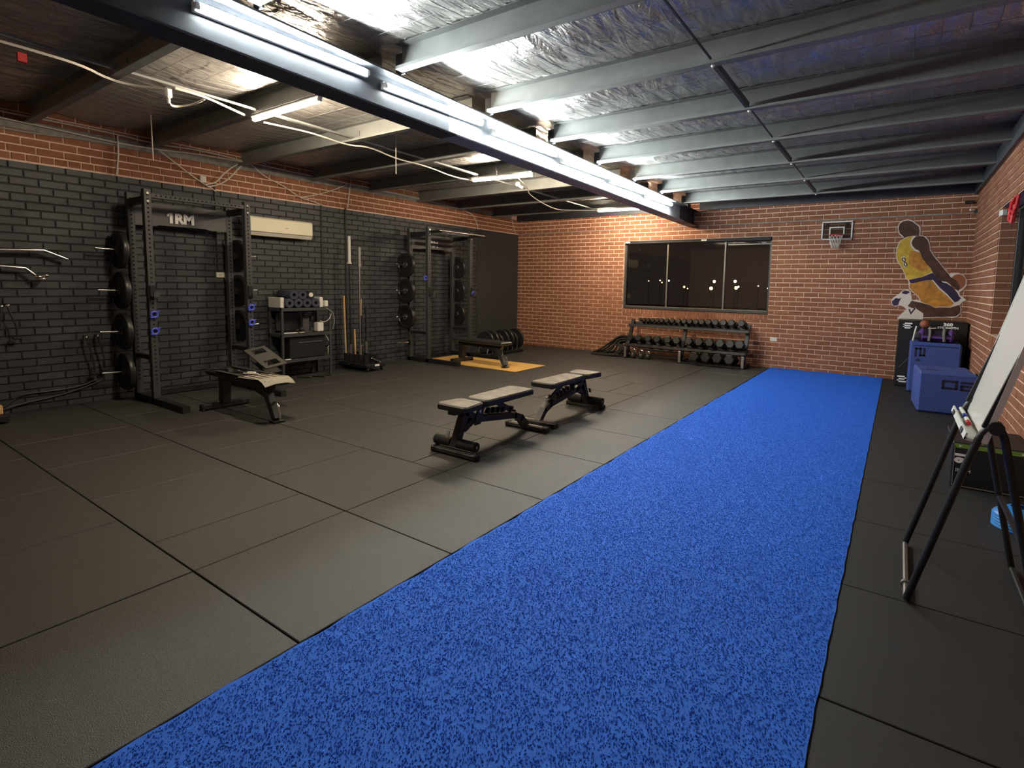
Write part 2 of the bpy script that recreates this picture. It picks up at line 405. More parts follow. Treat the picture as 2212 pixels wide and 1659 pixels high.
def brick_mesh(name, m):
    b = MB(); L, H, D, c = .23, .076, .009, .003
    v = [(-L / 2, .01, -H / 2), (L / 2, .01, -H / 2), (L / 2, .01, H / 2), (-L / 2, .01, H / 2), (-L / 2, -D + c, -H / 2), (L / 2, -D + c, -H / 2), (L / 2, -D + c, H / 2), (-L / 2, -D + c, H / 2),
         (-L / 2 + c, -D, -H / 2 + c), (L / 2 - c, -D, -H / 2 + c), (L / 2 - c, -D, H / 2 - c), (-L / 2 + c, -D, H / 2 - c)]
    f = [(8, 9, 10, 11)]
    for i in range(4):
        j = (i + 1) % 4; f += [(i, j, 4 + j, 4 + i), (4 + i, 4 + j, 8 + j, 8 + i)]
    b.add(v, f); return b.mesh(name, m)
BRICK = {'brick_red': brick_mesh('brick', 'brick_red'), 'brick_black': brick_mesh('brick_painted', 'brick_black')}
def lay(wall, items, rz):
    """items: (u, z, length, height, material) in wall coordinates; the 300 that show largest are objects, the rest one mesh"""
    rows = []
    for (p, ln, ht, m) in items:
        q = to_px(p); sz = -1
        if q and -20 < q[0] < 2232 and -20 < q[1] < 1680: sz = ln * ht / q[2] ** 2
        rows.append((sz, p, ln, ht, m))
    rows.sort(key=lambda r: -r[0])
    M = Matrix.Rotation(rz, 4, 'Z')
    for sz, p, ln, ht, m in rows[:300]:
        o = link('brick', BRICK[m], wall); o.location = p; o.rotation_euler = (0, 0, rz); o.scale = (ln / .23, 1 + random.uniform(-.25, .25), ht / .076)
    for m in BRICK:
        mb = MB()
        src = BRICK[m]; sv = [v.co.copy() for v in src.vertices]; sf = [tuple(pl.vertices) for pl in src.polygons]
        for sz, p, ln, ht, mm in rows[300:]:
            if mm != m: continue
            k = 1 + random.uniform(-.25, .25)
            mb.add([M @ Vector((v.x * ln / .23, v.y * k, v.z * ht / .076)) + Vector(p) for v in sv], sf)
        if mb.v: mb.build('brickwork', m, wall, kind='stuff')
def courses(u0, u1, z_hi, hole, place, matf, phase=.0, zcut=None, headers=()):
    out = []
    for n in range(-1, 40):
        zb = .0624 + .086 * n; z0, z1 = max(zb + .008, .0), zb + .078
        if z0 > z_hi: break
        if z1 - z0 < .02: continue
        hd = n in headers; step = .12 if hd else .24
        x = u0 - step + ((0 if n % 2 else .12) if not hd else .03) + phase
        while x < u1:
            a, b = max(x + .007, u0 + .002), min(x + step - .007, u1 - .002); x += step
            if b - a < .025: continue
            segs = [(a, b)]
            if hole and z1 > hole[2] + .04 and z0 < hole[3] + .01:
                hz0 = hole[2]; segs = []
                if z0 >= hole[2] - .11 and z1 <= hole[3] + .02:
                    if b <= hole[0] or a >= hole[1]: segs = [(a, b)]
                    else:
                        if a < hole[0] - .03: segs.append((a, hole[0] - .003))
                        if b > hole[1] + .03: segs.append((hole[1] + .003, b))
                else: segs = [(a, b)]
            for (a2, b2) in segs: out.append((place((a2 + b2) / 2, (z0 + z1) / 2), b2 - a2, z1 - z0, matf((z0 + z1) / 2)))
    return out
# back wall: cut the courses around the window and its brick-on-edge sill
its = courses(0.0, W, 3.2, (WX0, WX1, WZ0 - .105, WZ1), lambda u, z: Vector((u, -.0005, z)), lambda z: 'brick_red')
its = [i for i in its if not (WX0 - .02 < i[0].x < WX1 + .02 and WZ0 - .1 < i[0].z < WZ1)]
x = WX0
while x < WX1 - .04:
    its.append((Vector((x + .043, -.0005, WZ0 - .05)), .074, .092, 'brick_red')); x += .086
lay(wall_back, its, 0.0)
# left wall: black paint to PAINT, raw red brick above; a flat board panel fills the far end
its = courses(NEAR, -1.56, 3.42, None, lambda u, z: Vector((.0005, u, z)), lambda z: 'brick_black' if z < PAINT else 'brick_red', phase=.07, headers=(31,))
its += courses(-1.56, 0.0, 3.42, None, lambda u, z: Vector((.0005, u, z)), lambda z: 'brick_red', headers=(31,)) if True else []
its = [i for i in its if not (i[0].y > -1.56 and i[0].z < PAINT) and not (3.05 < i[0].z < 3.17)]
lay(wall_left, its, PI / 2)
slab('wall_panel', [((0, .012), (-1.55, -.004), (0, PAINT - .01))], 'black_panel', kind=None, parent=wall_left)
slab('wall_band', [((0, .016), (NEAR, -.3), (3.065, 3.165))], 'grey_band', kind=None, parent=wall_left)
slab('paint_edge', [((0, .012), (NEAR, 0), (PAINT - .008, PAINT + .012))], 'mortar', kind=None, parent=wall_left)
# right wall
its = courses(NEAR, 0.0, 3.2, (RY0, RY1, WZ0 - .105, WZ1), lambda u, z: Vector((W - .0005, u, z)), lambda z: 'brick_red')
its = [i for i in its if not (RY0 - .02 < i[0].y < RY1 + .02 and WZ0 - .1 < i[0].z < WZ1)]
y = RY0
while y < RY1 - .04:
    its.append((Vector((W - .0005, y + .043, WZ0 - .05)), .074, .092, 'brick_red')); y += .086
# bricks on the far jamb of the right-hand window
for n in range(11, 28):
    pass
lay(wall_right, its, -PI / 2)
for n in range(11, 28):
    zb = .0624 + .086 * n
    for a, ln in (((.004, .10), (.108, .04)) if n % 2 else ((.004, .145),)):
        o = link('brick', BRICK['brick_red'], wall_right); o.location = (W + a + ln / 2, RY1 - .0005, zb + .043); o.scale = (ln / .23, .5, 1)
# pale trunking line along the back wall
slab('trim_1', [((0, W), (-.022, 0), (2.712, 2.730))], 'grey_band')

# ---- windows
def window(name, loc, rz, w, h, mull, blind=True, y=.09):
    t = bpy.data.objects.new(name, None); COL.objects.link(t); t.location = loc; t.rotation_euler = (0, 0, rz); t['kind'] = 'structure'
    f = .045; d = .06
    for nm, c, s in (('frame', (w / 2, y, f / 2), (w, d, f)), ('frame', (w / 2, y, h - f / 2), (w, d, f)), ('frame', (f / 2, y, h / 2), (f, d, h - 2 * f)), ('frame', (w - f / 2, y, h / 2), (f, d, h - 2 * f))):
        MB().box(c, s, ch=.004).build(nm, 'frame_dark', t)
    for m in mull: MB().box((m, y, h / 2), (.034, d * .8, h - 2 * f), ch=.004).build('mullion', 'alu_frame', t)
    xs = [f] + list(mull) + [w - f]
    for a, b in zip(xs, xs[1:]): MB().box(((a + b) / 2, y + .012, h / 2), (b - a, .005, h - 2 * f)).build('pane', 'window_glass', t)
    MB().box((w / 2, y - .02, f + .012), (w - 2 * f, .018, .022)).build('slide_track', 'alu_frame', t)
    MB().box((w - .42, y - .025, h - .13), (.78, .02, .018)).build('sash_rail', 'alu_frame', t)
    if blind:
        MB().cyl((.03, .03, h - .045), (w - .03, .03, h - .045), .028, n=14).box((w / 2, .03, h - .012), (w - .02, .07, .02)).build('roller_blind', 'blind_dark', t)
        for bx in (.03, w * .56): MB().box((bx + .05, -.004, h - .03), (.11, .02, .03), ch=.003).build('blind_bracket', 'white_plastic', t)
    return t
window('window_1', (WX0, 0, WZ0), 0, WX1 - WX0, WZ1 - WZ0, [.968, 2.145])
window('window_2', (W, RY1, WZ0), -PI / 2, RY1 - RY0, WZ1 - WZ0, [1.0, 2.0], blind=False, y=.18)
for nm, bx in (('sill_slab', ((WX0, WX1), (.0, .2), (WZ0 - .02, WZ0))),): slab(nm, [bx], 'mortar', kind=None, parent=wall_back)

# ---- roof: crinkled foil sarking sagging between the purlins, C purlins, bridging angles, safety mesh
xs = [-.05 + (W + .1) * i / 90 for i in range(91)]
ysr = []
for a, b in zip([NEAR - .1] + PURLIN_Y, PURLIN_Y + [.1]):
    for k in range(7): ysr.append((a + (b - a) * k / 7, math.sin(PI * k / 7)))
ysr.append((.1, 0))
rf = random.Random(11); vs = []
for (y, s) in ysr:
    for i, x in enumerate(xs):
        sag = .035 * s * (1 + .5 * math.sin(x * 1.7 + y * 2.1)) + s * rf.uniform(-.009, .009)
        vs.append((x, y, zr(y) + .20 - sag))
n = len(xs)
fs = [(j * n + i, (j + 1) * n + i, (j + 1) * n + i + 1, j * n + i + 1) for j in range(len(ysr) - 1) for i in range(n - 1)]
ceiling = MB().add(vs, fs).build('ceiling', 'foil', kind='structure', smooth=False)
ceiling.data.polygons.foreach_set('use_smooth', [True] * len(ceiling.data.polygons))
slab('roof_deck', [((-T, W + T), (NEAR - T, T), (3.62, 3.7))], 'rubber_gap', kind=None, parent=ceiling)
def purlin(x0, x1, y):
    z = zr(y); mb = MB(); t = .004; h = .19; w = .07
    mb.box(((x0 + x1) / 2, y, z + h / 2), (x1 - x0, t, h)); mb.box(((x0 + x1) / 2, y - w / 2, z + t / 2), (x1 - x0, w, t)); mb.box(((x0 + x1) / 2, y - w / 2, z + h - t / 2), (x1 - x0, w, t))
    mb.box(((x0 + x1) / 2, y - w, z + .012), (x1 - x0, t, .024))
    return mb.build('purlin', 'steel_grey', ceiling)
BX = lambda y: 4.40 - .012 * y              # centre line of the main beam
for y in PURLIN_Y:
    purlin(BX(y) + .13, W - .005, y); purlin(.012, BX(y) - .11, y)
    MB().box((BX(y) + .10, y + .01, zr(y) + .07), (.10, .01, .16)).build('cleat', 'beam_dark', ceiling)
for i, (a, b) in enumerate(zip(PURLIN_Y, PURLIN_Y[1:])):
    z = (zr(a) + zr(b)) / 2
    big = i % 2 == 1
    mb = MB(); mb.bar((6.69, a, zr(a) + .04), (6.69, b - .05, zr(b) + .04), .03 if big else .012, .05 if big else .012)
    mb.build('bridging', 'beam_dark', ceiling)
    mb = MB(); mb.bar((2.62, a, zr(a) + .03), (2.62, b - .05, zr(b) + .03), .045 if i % 2 == 0 else .014, .02)
    mb.build('bridging', 'steel_grey', ceiling)
    MB().ball((6.70, b - .02, zr(b) + .005), .018, 8, 6).build('bolt', 'white_paint', ceiling)
    if i % 2 == 0: MB().box((2.62, b - .004, zr(b) + .06), (.09, .012, .12)).build('bridging_bracket', 'steel_grey', ceiling)
mesh = MB()
rr = .0016
for k in range(int((W - .2) / .15)):
    x = .1 + k * .15
    for a, b in zip(PURLIN_Y, PURLIN_Y[1:]):
        mesh.tube([(x + rf.uniform(-.01, .01), a, zr(a) + .192), (x, a * .5 + b * .5, (zr(a) + zr(b)) / 2 + .138), (x + rf.uniform(-.01, .01), b, zr(b) + .192)], rr, 4)
for a, b in zip(PURLIN_Y, PURLIN_Y[1:]):
    for k in range(1, 4):
        y = a + (b - a) * k / 4; s = math.sin(PI * k / 4)
        mesh.tube([(.1 + i * (W - .2) / 12, y, zr(y) + .192 - .054 * s + rf.uniform(-.004, .004)) for i in range(13)], rr, 4)
mesh.build('safety_mesh', 'steel_grey', ceiling, kind='stuff')
slab('trim_2', [((0.0, BX(0) - .12), (-.06, .0), (3.03, 3.2)), ((BX(0) + .12, W), (-.06, .0), (3.03, 3.2))], 'beam_dark')
slab('trim_3', [((W - .05, W), (NEAR, -.07), (3.0, 3.2))], 'beam_dark')

# ---- main roof beam (I-section), dark painted near half, pale far half
bm_ = thing('roof_beam', 'long steel I-beam crossing the ceiling with a row of white tube lights', 'beam')
def ibeam(y0, y1, m, nm):
    mb = MB()
    for z0, z1, hw in ((0, .014, .10), (.014, .286, .005), (.286, .30, .10)):
        v = []
        for y in (y0, y1):
            zb = 2.71 - .013 * y
            for sx, zz in ((-1, z0), (1, z0), (1, z1), (-1, z1)): v.append((BX(y) + sx * hw, y, zb + zz))
        mb.add(v, [(0, 1, 2, 3), (7, 6, 5, 4), (0, 4, 5, 1), (1, 5, 6, 2), (2, 6, 7, 3), (3, 7, 4, 0)])
    return mb.build(nm, m, bm_)
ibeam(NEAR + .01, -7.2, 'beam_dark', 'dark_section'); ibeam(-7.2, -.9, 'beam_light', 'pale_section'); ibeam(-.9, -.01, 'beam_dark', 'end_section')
for yy in (-5.55, -9.9): MB().box((BX(yy) + .035, yy, 2.71 - .013 * yy + .05), (.06, .006, .07)).build('lug', 'beam_light', bm_)

# ---- tube lights
def batten(loc, rz, L, warm, label, pitch=0.0, wall=True):
    t = thing('tube_light', label, 'light', loc, rz, 'warm tube lights under the purlins' if warm else 'white tube lights along the beam')
    t.rotation_euler = (0, pitch, rz)
    if warm:
        MB().box((0, 0, .022), (L, .05, .02), ch=.004).build('housing', 'white_paint', t)
        MB().cyl((-L / 2 + .03, 0, -.006), (L / 2 - .03, 0, -.006), .021, n=12).build('tube', 'tube_warm', t, True)
    else:
        MB().box((0, -.022, 0), (L, .036, .058), ch=.004).build('housing', 'white_paint', t)
        d = MB(); hl = L / 2 - .03; n_ = 9; v_ = []
        for sx in (-hl, hl):
            for k in range(n_):
                a = R(-75 + 150 * k / (n_ - 1)); v_.append((sx, -.006 + .022 * math.cos(a), .0275 * math.sin(a)))
        d.add(v_, [(k, k + 1, n_ + k + 1, n_ + k) for k in range(n_ - 1)][::1] + [tuple(range(n_))[::-1], tuple(range(n_, 2 * n_))])
        d.build('tube', 'tube_cool', t, True)
    for s in (-1, 1): MB().box((s * (L / 2 - .015), 0, 0), (.03, .04, .04), ch=.006).build('end_cap', 'white_paint', t)
    return t
starts = [-9.32, -7.97, -6.61, -5.27, -3.95, -2.66]
for i, y in enumerate(starts):
    L = 1.2; yc = y + L / 2; x = BX(yc) + .045
    o = batten((x, yc, 2.71 - .013 * yc + .215), -PI / 2, L, False,
           ['white tube light on the dark part of the beam, longest in view', 'second white tube light on the beam, ending at the pale section',
            'third white tube light on the beam, first on its pale section', 'fourth white tube light counted along the beam from the camera', 'second last white tube light before the brick end wall', 'last white tube light on the beam beside the brick end wall'][i], pitch=R(.74))
for i, (x0, x1, y, a) in enumerate(((2.50, 3.62, -7.90, 0), (2.50, 3.56, -4.55, R(6)), (2.78, 3.68, -1.07, R(5)))):
    batten(((x0 + x1) / 2, y, zr(y) - .035), a, x1 - x0, True, ['warm tube light under the ceiling nearest the camera, left of the beam', 'warm tube light hung mid-room on chains left of the beam', 'warm tube light near the brick end wall above the window'][i])
bat = MB()
for k in range(9):
    bat.ring((2.98 - k * .004, -4.60, zr(-4.6) + .02 + k * .028), .014, .0035, 'x' if k % 2 else 'y', 10, 5)
tag(bat.build('light_chain', 'chrome'), 'short bright chain holding up the mid-room warm tube light', 'chain')

# ---- outside at night: ground, far lamps
slab('ground', [((-60, 40), (.3, 90), (-2.2, -2.1))], 'ground_night')
NL = 0
for (u, y, z, r, m) in ((-9.34, 40, 1.5, .10, 'lamp_far_amber'), (-9.0, 40, 1.35, .06, 'lamp_far_amber'), (-6.76, 40, 1.41, .16, 'lamp_far_amber'), (-4.62, 40, 2.08, .13, 'lamp_far'), (-4.75, 41, 1.49, .16, 'lamp_far_amber'), (-6.5, 40, 2.05, .13, 'lamp_far'),
                        (-4.3, 40, 1.6, .08, 'lamp_far'), (-11.8, 40, 2.1, .06, 'lamp_far'), (-11.6, 40, 1.9, .06, 'lamp_far_amber'), (-10.9, 40, 2.08, .09, 'lamp_far'), (-13.0, 40, 2.03, .05, 'lamp_far'), (-2.6, 40, 1.7, .05, 'lamp_far'), (-1.8, 40, 1.5, .05, 'lamp_far')):
    s = MB().ball((u, y, z), r, 10, 6).cyl((u, y, -2.1), (u, y, z), .03, n=5)
    lab = ['lowest', 'dim', 'large', 'high', 'brightest', 'round', 'close', 'tiny', 'small', 'pale', 'far', 'last', 'outer'][NL]
    o = thing('street_lamp', '%s distant lamp glowing outside the dark window, %s counted from the window\'s left' % (lab, ORD[sorted([-9.34, -9.0, -6.76, -4.62, -4.75, -6.5, -4.3, -11.8, -11.6, -10.9, -13.0, -2.6, -1.8]).index(u)]), 'street lamp', (u, y, -2.1), 0, 'distant lamps outside the window'); NL += 1
    MB().cyl((0, 0, 0), (0, 0, z + 2.1 - r * .8), .02, n=6).build('pole', 'ground_night', o); MB().ball((0, 0, z + 2.1), r, 10, 6).build('globe', m, o)
# ================================================================ power racks, plates, collars
RW, RX0, RX1 = 1.14, .18, .67
def holes(mb, p, ax, z0, z1, step=.05, r=.011):
    z = z0
    while z < z1:
        if ax == 'x': mb.cyl((p[0], p[1], z), (p[0] + .002, p[1], z), r, n=8)
        else: mb.cyl((p[0], p[1], z), (p[0], p[1] - .002, z), r, n=8)
        z += step
def make_rack(label, loc, w, variant):
    t = thing('power_rack', label, 'power rack', loc, 0, 'power racks against the black wall')
    H = 2.52; s = .075
    for x in (RX0, RX1):
        for y in (0, w):
            u = MB().box((x, y, H / 2), (s, s, H), ch=.004).build('upright', 'rack_face', t)
            h = MB(); holes(h, (x + s / 2, y), 'x', .25, 2.47); h.build('hole_row', 'hole', u, kind='stuff')
    for y in (0, w):
        MB().box(((.12 + 1.44) / 2, y, .0375), (1.32, s, .075), ch=.004).build('base_rail', 'rack_black', t)
        MB().box((1.445, y, .0375), (.012, s * 1.02, .077)).build('end_cap', 'rubber_black', t)
        MB().box(((RX0 + RX1) / 2, y, 2.40), (RX1 - RX0 - s, s * .9, .075)).build('side_brace', 'rack_black', t)
        MB().box(((RX0 + RX1) / 2, y, .55), (RX1 - RX0 - s, .05, .05)).build('side_brace', 'rack_black', t)
        for zz in (2.47, 2.38):
            MB().cyl((RX1 + s / 2, y, zz), (RX1 + s / 2 + .008, y, zz), .014, n=6).build('bolt', 'dull_steel', t)
    cb = MB().box((RX1, w / 2, 2.45), (s * .8, w - s, .056), ch=.003).build('top_crossbar', 'rack_face', t)
    h = MB(); y = .09
    while y < w - .08:
        h.cyl((RX1 + s * .4, y, 2.452), (RX1 + s * .4 + .002, y, 2.452), .010, n=8); y += .05
    h.build('hole_row', 'hole', cb, kind='stuff')
    MB().box((RX0, w / 2, .0375), (.06, w - s, .05)).build('rear_crossbar', 'rack_black', t)
    # name plate across the rear uprights
    M = Matrix(((0, 0, 1, RX0 + .03), (1, 0, 0, 0), (0, 1, 0, 0), (0, 0, 0, 1)))
    y0, y1 = s / 2, w - s / 2
    pl = MB().prism([(y0, 2.42), (y1, 2.42), (y1, 2.14), (y1 - .22, 2.14), (y1 - .25, 2.155), (y0 + .25, 2.155), (y0 + .22, 2.14), (y0, 2.14)], .006, M).build('name_plate', 'plate_grey', t)
    lt = text('lettering', '1RM', .165, 'print_white', pl, (RX0 + .042, w / 2 - .03, 2.25), (PI / 2, 0, PI / 2), .004, bold=.009, sx=1.0, label='bold white 1RM letters')
    lx = min(v.co.x for v in lt.data.vertices); ly = max(v.co.y for v in lt.data.vertices)
    fg = MB().prism([(lx - .030, ly - .030), (lx - .004, ly), (lx + .006, ly), (lx + .006, ly - .046), (lx - .030, ly - .046)], .004, Matrix.Translation((0, 0, -.002))).build('lettering', 'print_white', pl)
    fg.location = lt.location; fg.rotation_euler = lt.rotation_euler
    if variant == 2: MB().cyl((RX0 + .12, s / 2, 2.25), (RX0 + .12, w - s / 2, 2.25), .016, n=10).build('pull_up_bar', 'rack_black', t, True)
    if variant == 2:
        MB().cyl((1.0, -.05, 2.44), (1.0, w + .06, 2.44), .016, n=10).build('pull_up_bar', 'dull_steel', t, True)
        for y in (.05, w - .05): MB().bar((RX1, y, 2.43), (1.0, y, 2.44), .04, .05).build('bar_arm', 'rack_black', t)
    # plate storage pins
    for sy, y in ((-1, 0), (1, w)):
        for z in (1.82, 1.335, .84, .35):
            if sy > 0 and z < .5: continue
            p = MB().cyl((RX0 + .02, y + sy * s / 2, z), (RX0 + .02, y + sy * .37, z + .012), .0125, n=10).build('plate_pin', 'chrome', t, True)
            MB().box((RX0 + .02, y + sy * (s / 2 + .006), z), (.07, .012, .09)).build('pin_flange', 'rack_black', p)
    # J-hooks and pegs
    for y in (0, w):
        zz = 1.33
        j = MB().box((RX1 + s / 2 + .012, y, zz), (.02, .06, .16), ch=.003).build('bar_hook', 'rack_black', t)
        MB().bar((RX1 + .05, y, zz - .06), (RX1 + .15, y, zz - .055), .055, .022).box((RX1 + .15, y, zz - .025), (.018, .055, .06)).build('hook_lip', 'rack_face', j)
    return t
rack1 = make_rack('tall black power rack left of the air conditioner, nearest the camera', (0, -8.19, 0), 1.14, 1)
rack2 = make_rack('black power rack over the yellow platform, farther along the wall', (0, -3.72, 0), 1.17, 2)

def plate_mesh(r, th, hole=.025):
    p = [(hole, -th * .5), (hole, th * .5), (hole + .03, th * .5), (hole + .045, th * .32), (r * .70, th * .30), (r * .76, th * .5), (r * .985, th * .5), (r, th * .40), (r, -th * .40), (r * .985, -th * .5), (r * .76, -th * .5), (r * .70, -th * .30), (hole + .045, -th * .32), (hole + .03, -th * .5), (hole, -th * .5)]
    return p
PM = {}
def plate(loc, r, th, label, axis='y', tilt=0.0, group='weight plates'):
    k = (round(r, 3), round(th, 3))
    if k not in PM: PM[k] = (MB().lathe(plate_mesh(r, th), 36).mesh('disc', 'iron_black', True), MB().lathe([(.0255, -th * .51), (.045, -th * .51), (.045, th * .51), (.0255, th * .51), (.0255, -th * .51)], 20).mesh('hub', 'dull_steel', True))
    t = thing('weight_plate', label, 'weight plate', loc, 0, group)
    t.rotation_euler = (PI / 2 + tilt, 0, 0) if axis == 'y' else (PI / 2, 0, PI / 2)
    link('disc', PM[k][0], t); link('hub', PM[k][1], t); return t
PIN = ['top', 'second', 'third', 'lowest']
for i, z in enumerate((1.82, 1.335, .84, .35)):
    plate((RX0 + .02, -8.19 - .135, z + .006), .225, .055, 'black weight plate on the %s pin, left side of the nearest rack' % PIN[i])
for i, z in enumerate((1.82, 1.335, .84)):
    plate((RX0 + .02, -7.05 + .10, z), .225, .055, 'black weight plate on the %s pin, right side of the nearest rack' % PIN[i])
for i, z in enumerate((1.82, 1.335, .84)):
    plate((RX0 + .02, -3.72 - .12, z), .225, .07, 'black weight plate on the %s pin, left side of the far rack' % PIN[i])
    plate((RX0 + .02, -2.55 + .12, z), .225, .07, 'black weight plate on the %s pin, right side of the far rack' % PIN[i])
def collar(loc, label):
    t = thing('barbell_collar', label, 'collar', loc, 0, 'blue barbell collars')
    MB().ring((0, 0, 0), .034, .014, 'x', 18, 8).build('clamp_ring', 'blue_plastic', t, True)
    MB().box((0, .035, .03), (.03, .05, .022), (R(35), 0, 0), ch=.005).build('lever', 'blue_plastic', t)
    MB().box((0, -.03, -.03), (.03, .03, .025), (R(30), 0, 0), ch=.004).build('hinge', 'blue_plastic', t)
XC = RX1 + .0375 + .02
for x, y, z, l in ((XC, -8.19, 1.07, 'blue barbell collar on the near rack\'s left front upright, upper of two'), (XC, -8.19, .87, 'blue barbell collar on the near rack\'s left front upright, lower of two'),
                   (XC, -7.05, 1.12, 'blue barbell collar on the near rack\'s right front upright, upper of two'), (XC, -7.05, .92, 'blue barbell collar on the near rack\'s right front upright, lower of two'),
                   (XC - .06, -3.79, 1.58, 'blue barbell collar on the far rack\'s left upright'), (XC, -2.52, 1.29, 'blue barbell collar on the far rack\'s right upright')):
    collar((x, y, z), l)

# ================================================================ lifting platform
pf = tag(MB().box((1.52, -3.13, .008), (2.2, .92, .012), ch=.003).build('lifting_platform', 'ply_yellow'), 'pale yellow wooden lifting platform under the far rack', 'platform')
pf.rotation_euler = (0, 0, 0)

# ================================================================ flat benches
def flat_bench(label, loc, rz):
    t = thing('flat_bench', label, 'bench', loc, rz, 'flat benches at the racks')
    pad = MB().box((0, 0, .425), (1.28, .30, .065), ch=.02).build('pad', 'vinyl_black', t)
    MB().bar((-.56, 0, .36), (.50, 0, .36), .075, .07).build('spine', 'bench_paint', t)
    MB().prism([(-.05, -.04), (.56, -.04), (.46, .085), (.20, .02)], .07, Matrix(((1, 0, 0, -.02), (0, 0, 1, -.035), (0, -1, 0, .33), (0, 0, 0, 1)))).build('gusset', 'bench_paint', t)
    MB().bar((-.50, 0, .07), (-.48, 0, .36), .10, .09, up=(0, 1, 0)).build('rear_post', 'bench_paint', t)
    fb = MB().box((-.50, 0, .045), (.075, .50, .05), ch=.004).build('rear_foot', 'bench_paint', t)
    for s in (-1, 1): MB().box((-.50, s * .25, .03), (.085, .02, .06)).build('foot_cap', 'rubber_black', fb)
    for s in (-1, 1): MB().cyl((-.50 + .0, s * .07, .07), (-.5, s * .07, .085), .013, n=6).build('bolt', 'chrome', fb)
    MB().bar((.42, 0, .335), (.60, 0, .03), .075, .075, up=(0, 1, 0), ch=.004).build('front_leg', 'rack_face', t)
    MB().box((.605, 0, .012), (.10, .12, .024), ch=.004).build('front_foot', 'bench_paint', t)
    MB().tube([(.545, 0, .20), (.60, .0, .215), (.645, .0, .16), (.66, 0, .06), (.655, 0, .03)], .011, 8, smooth=2).build('handle', 'chrome', t, True)
    return t
flat_bench('black flat bench by the near rack, its top littered with straps and panels', (1.98, -7.79, 0), 0)
flat_bench('black flat bench standing on the yellow lifting platform', (1.62, -3.32, .014), R(-4))
# things lying on the near bench
sh = MB(); PTS = [(-.20, .0), (-.1, .0), (.06, .002), (.18, .010), (.245, .004), (.30, -.035)]
v = []
for i, (a, z) in enumerate(PTS):
    for yy in (-.165, -.06, .06, .165): v.append((2.36 + a, -7.80 + yy + a * .05, .462 + z - (.02 if abs(yy) > .15 else 0) * (i > 3)))
f = [(i * 4 + j, (i + 1) * 4 + j, (i + 1) * 4 + j + 1, i * 4 + j + 1) for i in range(5) for j in range(3)]
n = len(v); v += [(x, y, z - .004) for x, y, z in v]; f += [(n + a[3], n + a[2], n + a[1], n + a[0]) for a in f]
sh.add(v, f)
for k in range(5): sh.box((2.33, -7.94 + k * .07, .468), (.30, .010, .008))
tag(sh.build('ridged_mat', 'paper_cream', smooth=False), 'pale ridged mat draped over the front end of the near bench', 'mat')
ang = thing('perforated_panel', 'grey panel with two square cut-outs propped up behind the near bench', 'panel', (1.86, -7.50, .60), R(-8))
ang.rotation_euler = (R(10), R(14), R(-6))
fr = MB(); L, Wd = .62, .24
for c, d in (((0, -Wd / 2 + .025, 0), (L, .05, .012)), ((0, Wd / 2 - .025, 0), (L, .05, .012)), ((-L / 2 + .03, 0, 0), (.06, Wd - .1, .012)), ((L / 2 - .03, 0, 0), (.06, Wd - .1, .012)), ((0, 0, 0), (.22, Wd - .1, .012))): fr.box(c, d)
fr.build('plate', 'panel_grey', ang)
MB().cyl((0, 0, -.1), (-.02, 0, 0), .016, n=10).build('prop', 'white_plastic', ang); MB().box((0, 0, -.115), (.5, .16, .02)).build('tray', 'strap_dark', ang)
MB().box((-.03, 0, -.115), (.07, .05, .03)).build('clip', 'rack_black', ang)
def strap(name, label, pts, w, m):
    mb = MB()
    for a, b in zip(pts, pts[1:]): mb.bar(a, b, w, .006)
    return tag(mb.build(name, m), label, 'strap')
zb = .463
strap('lifting_strap', 'dark strap folded across the left end of the near bench top', [(1.42, -7.90, zb), (1.60, -7.78, zb + .01), (1.80, -7.86, zb), (1.98, -7.74, zb + .008)], .05, 'strap_dark')
strap('lifting_strap', 'long dark strap along the wall side of the near bench top', [(1.45, -7.68, zb + .006), (1.8, -7.70, zb + .02), (2.25, -7.68, zb + .012)], .045, 'strap_dark')
strap('lifting_strap', 'grey strap lying along the camera side of the near bench', [(1.60, -7.925, zb), (1.85, -7.93, zb + .004), (2.10, -7.92, zb)], .03, 'panel_grey')
for i, (x, y, l) in enumerate(((1.66, -7.84, 'leftmost shiny buckle'), (1.86, -7.83, 'middle shiny buckle'), (2.12, -7.80, 'small pale clip'))):
    tag(MB().box((x, y, zb + .022), (.09, .035, .012), (0, 0, R(15 * i)), ch=.004).build('metal_buckle', 'chrome' if i < 2 else 'white_plastic'), l + ' among the straps on the near bench', 'buckle')
tag(MB().cyl((2.10, -7.88, zb + .02), (2.26, -7.80, zb + .022), .006, n=8).build('white_stick', 'white_plastic'), 'thin white stick resting on the ridged mat of the near bench', 'stick')

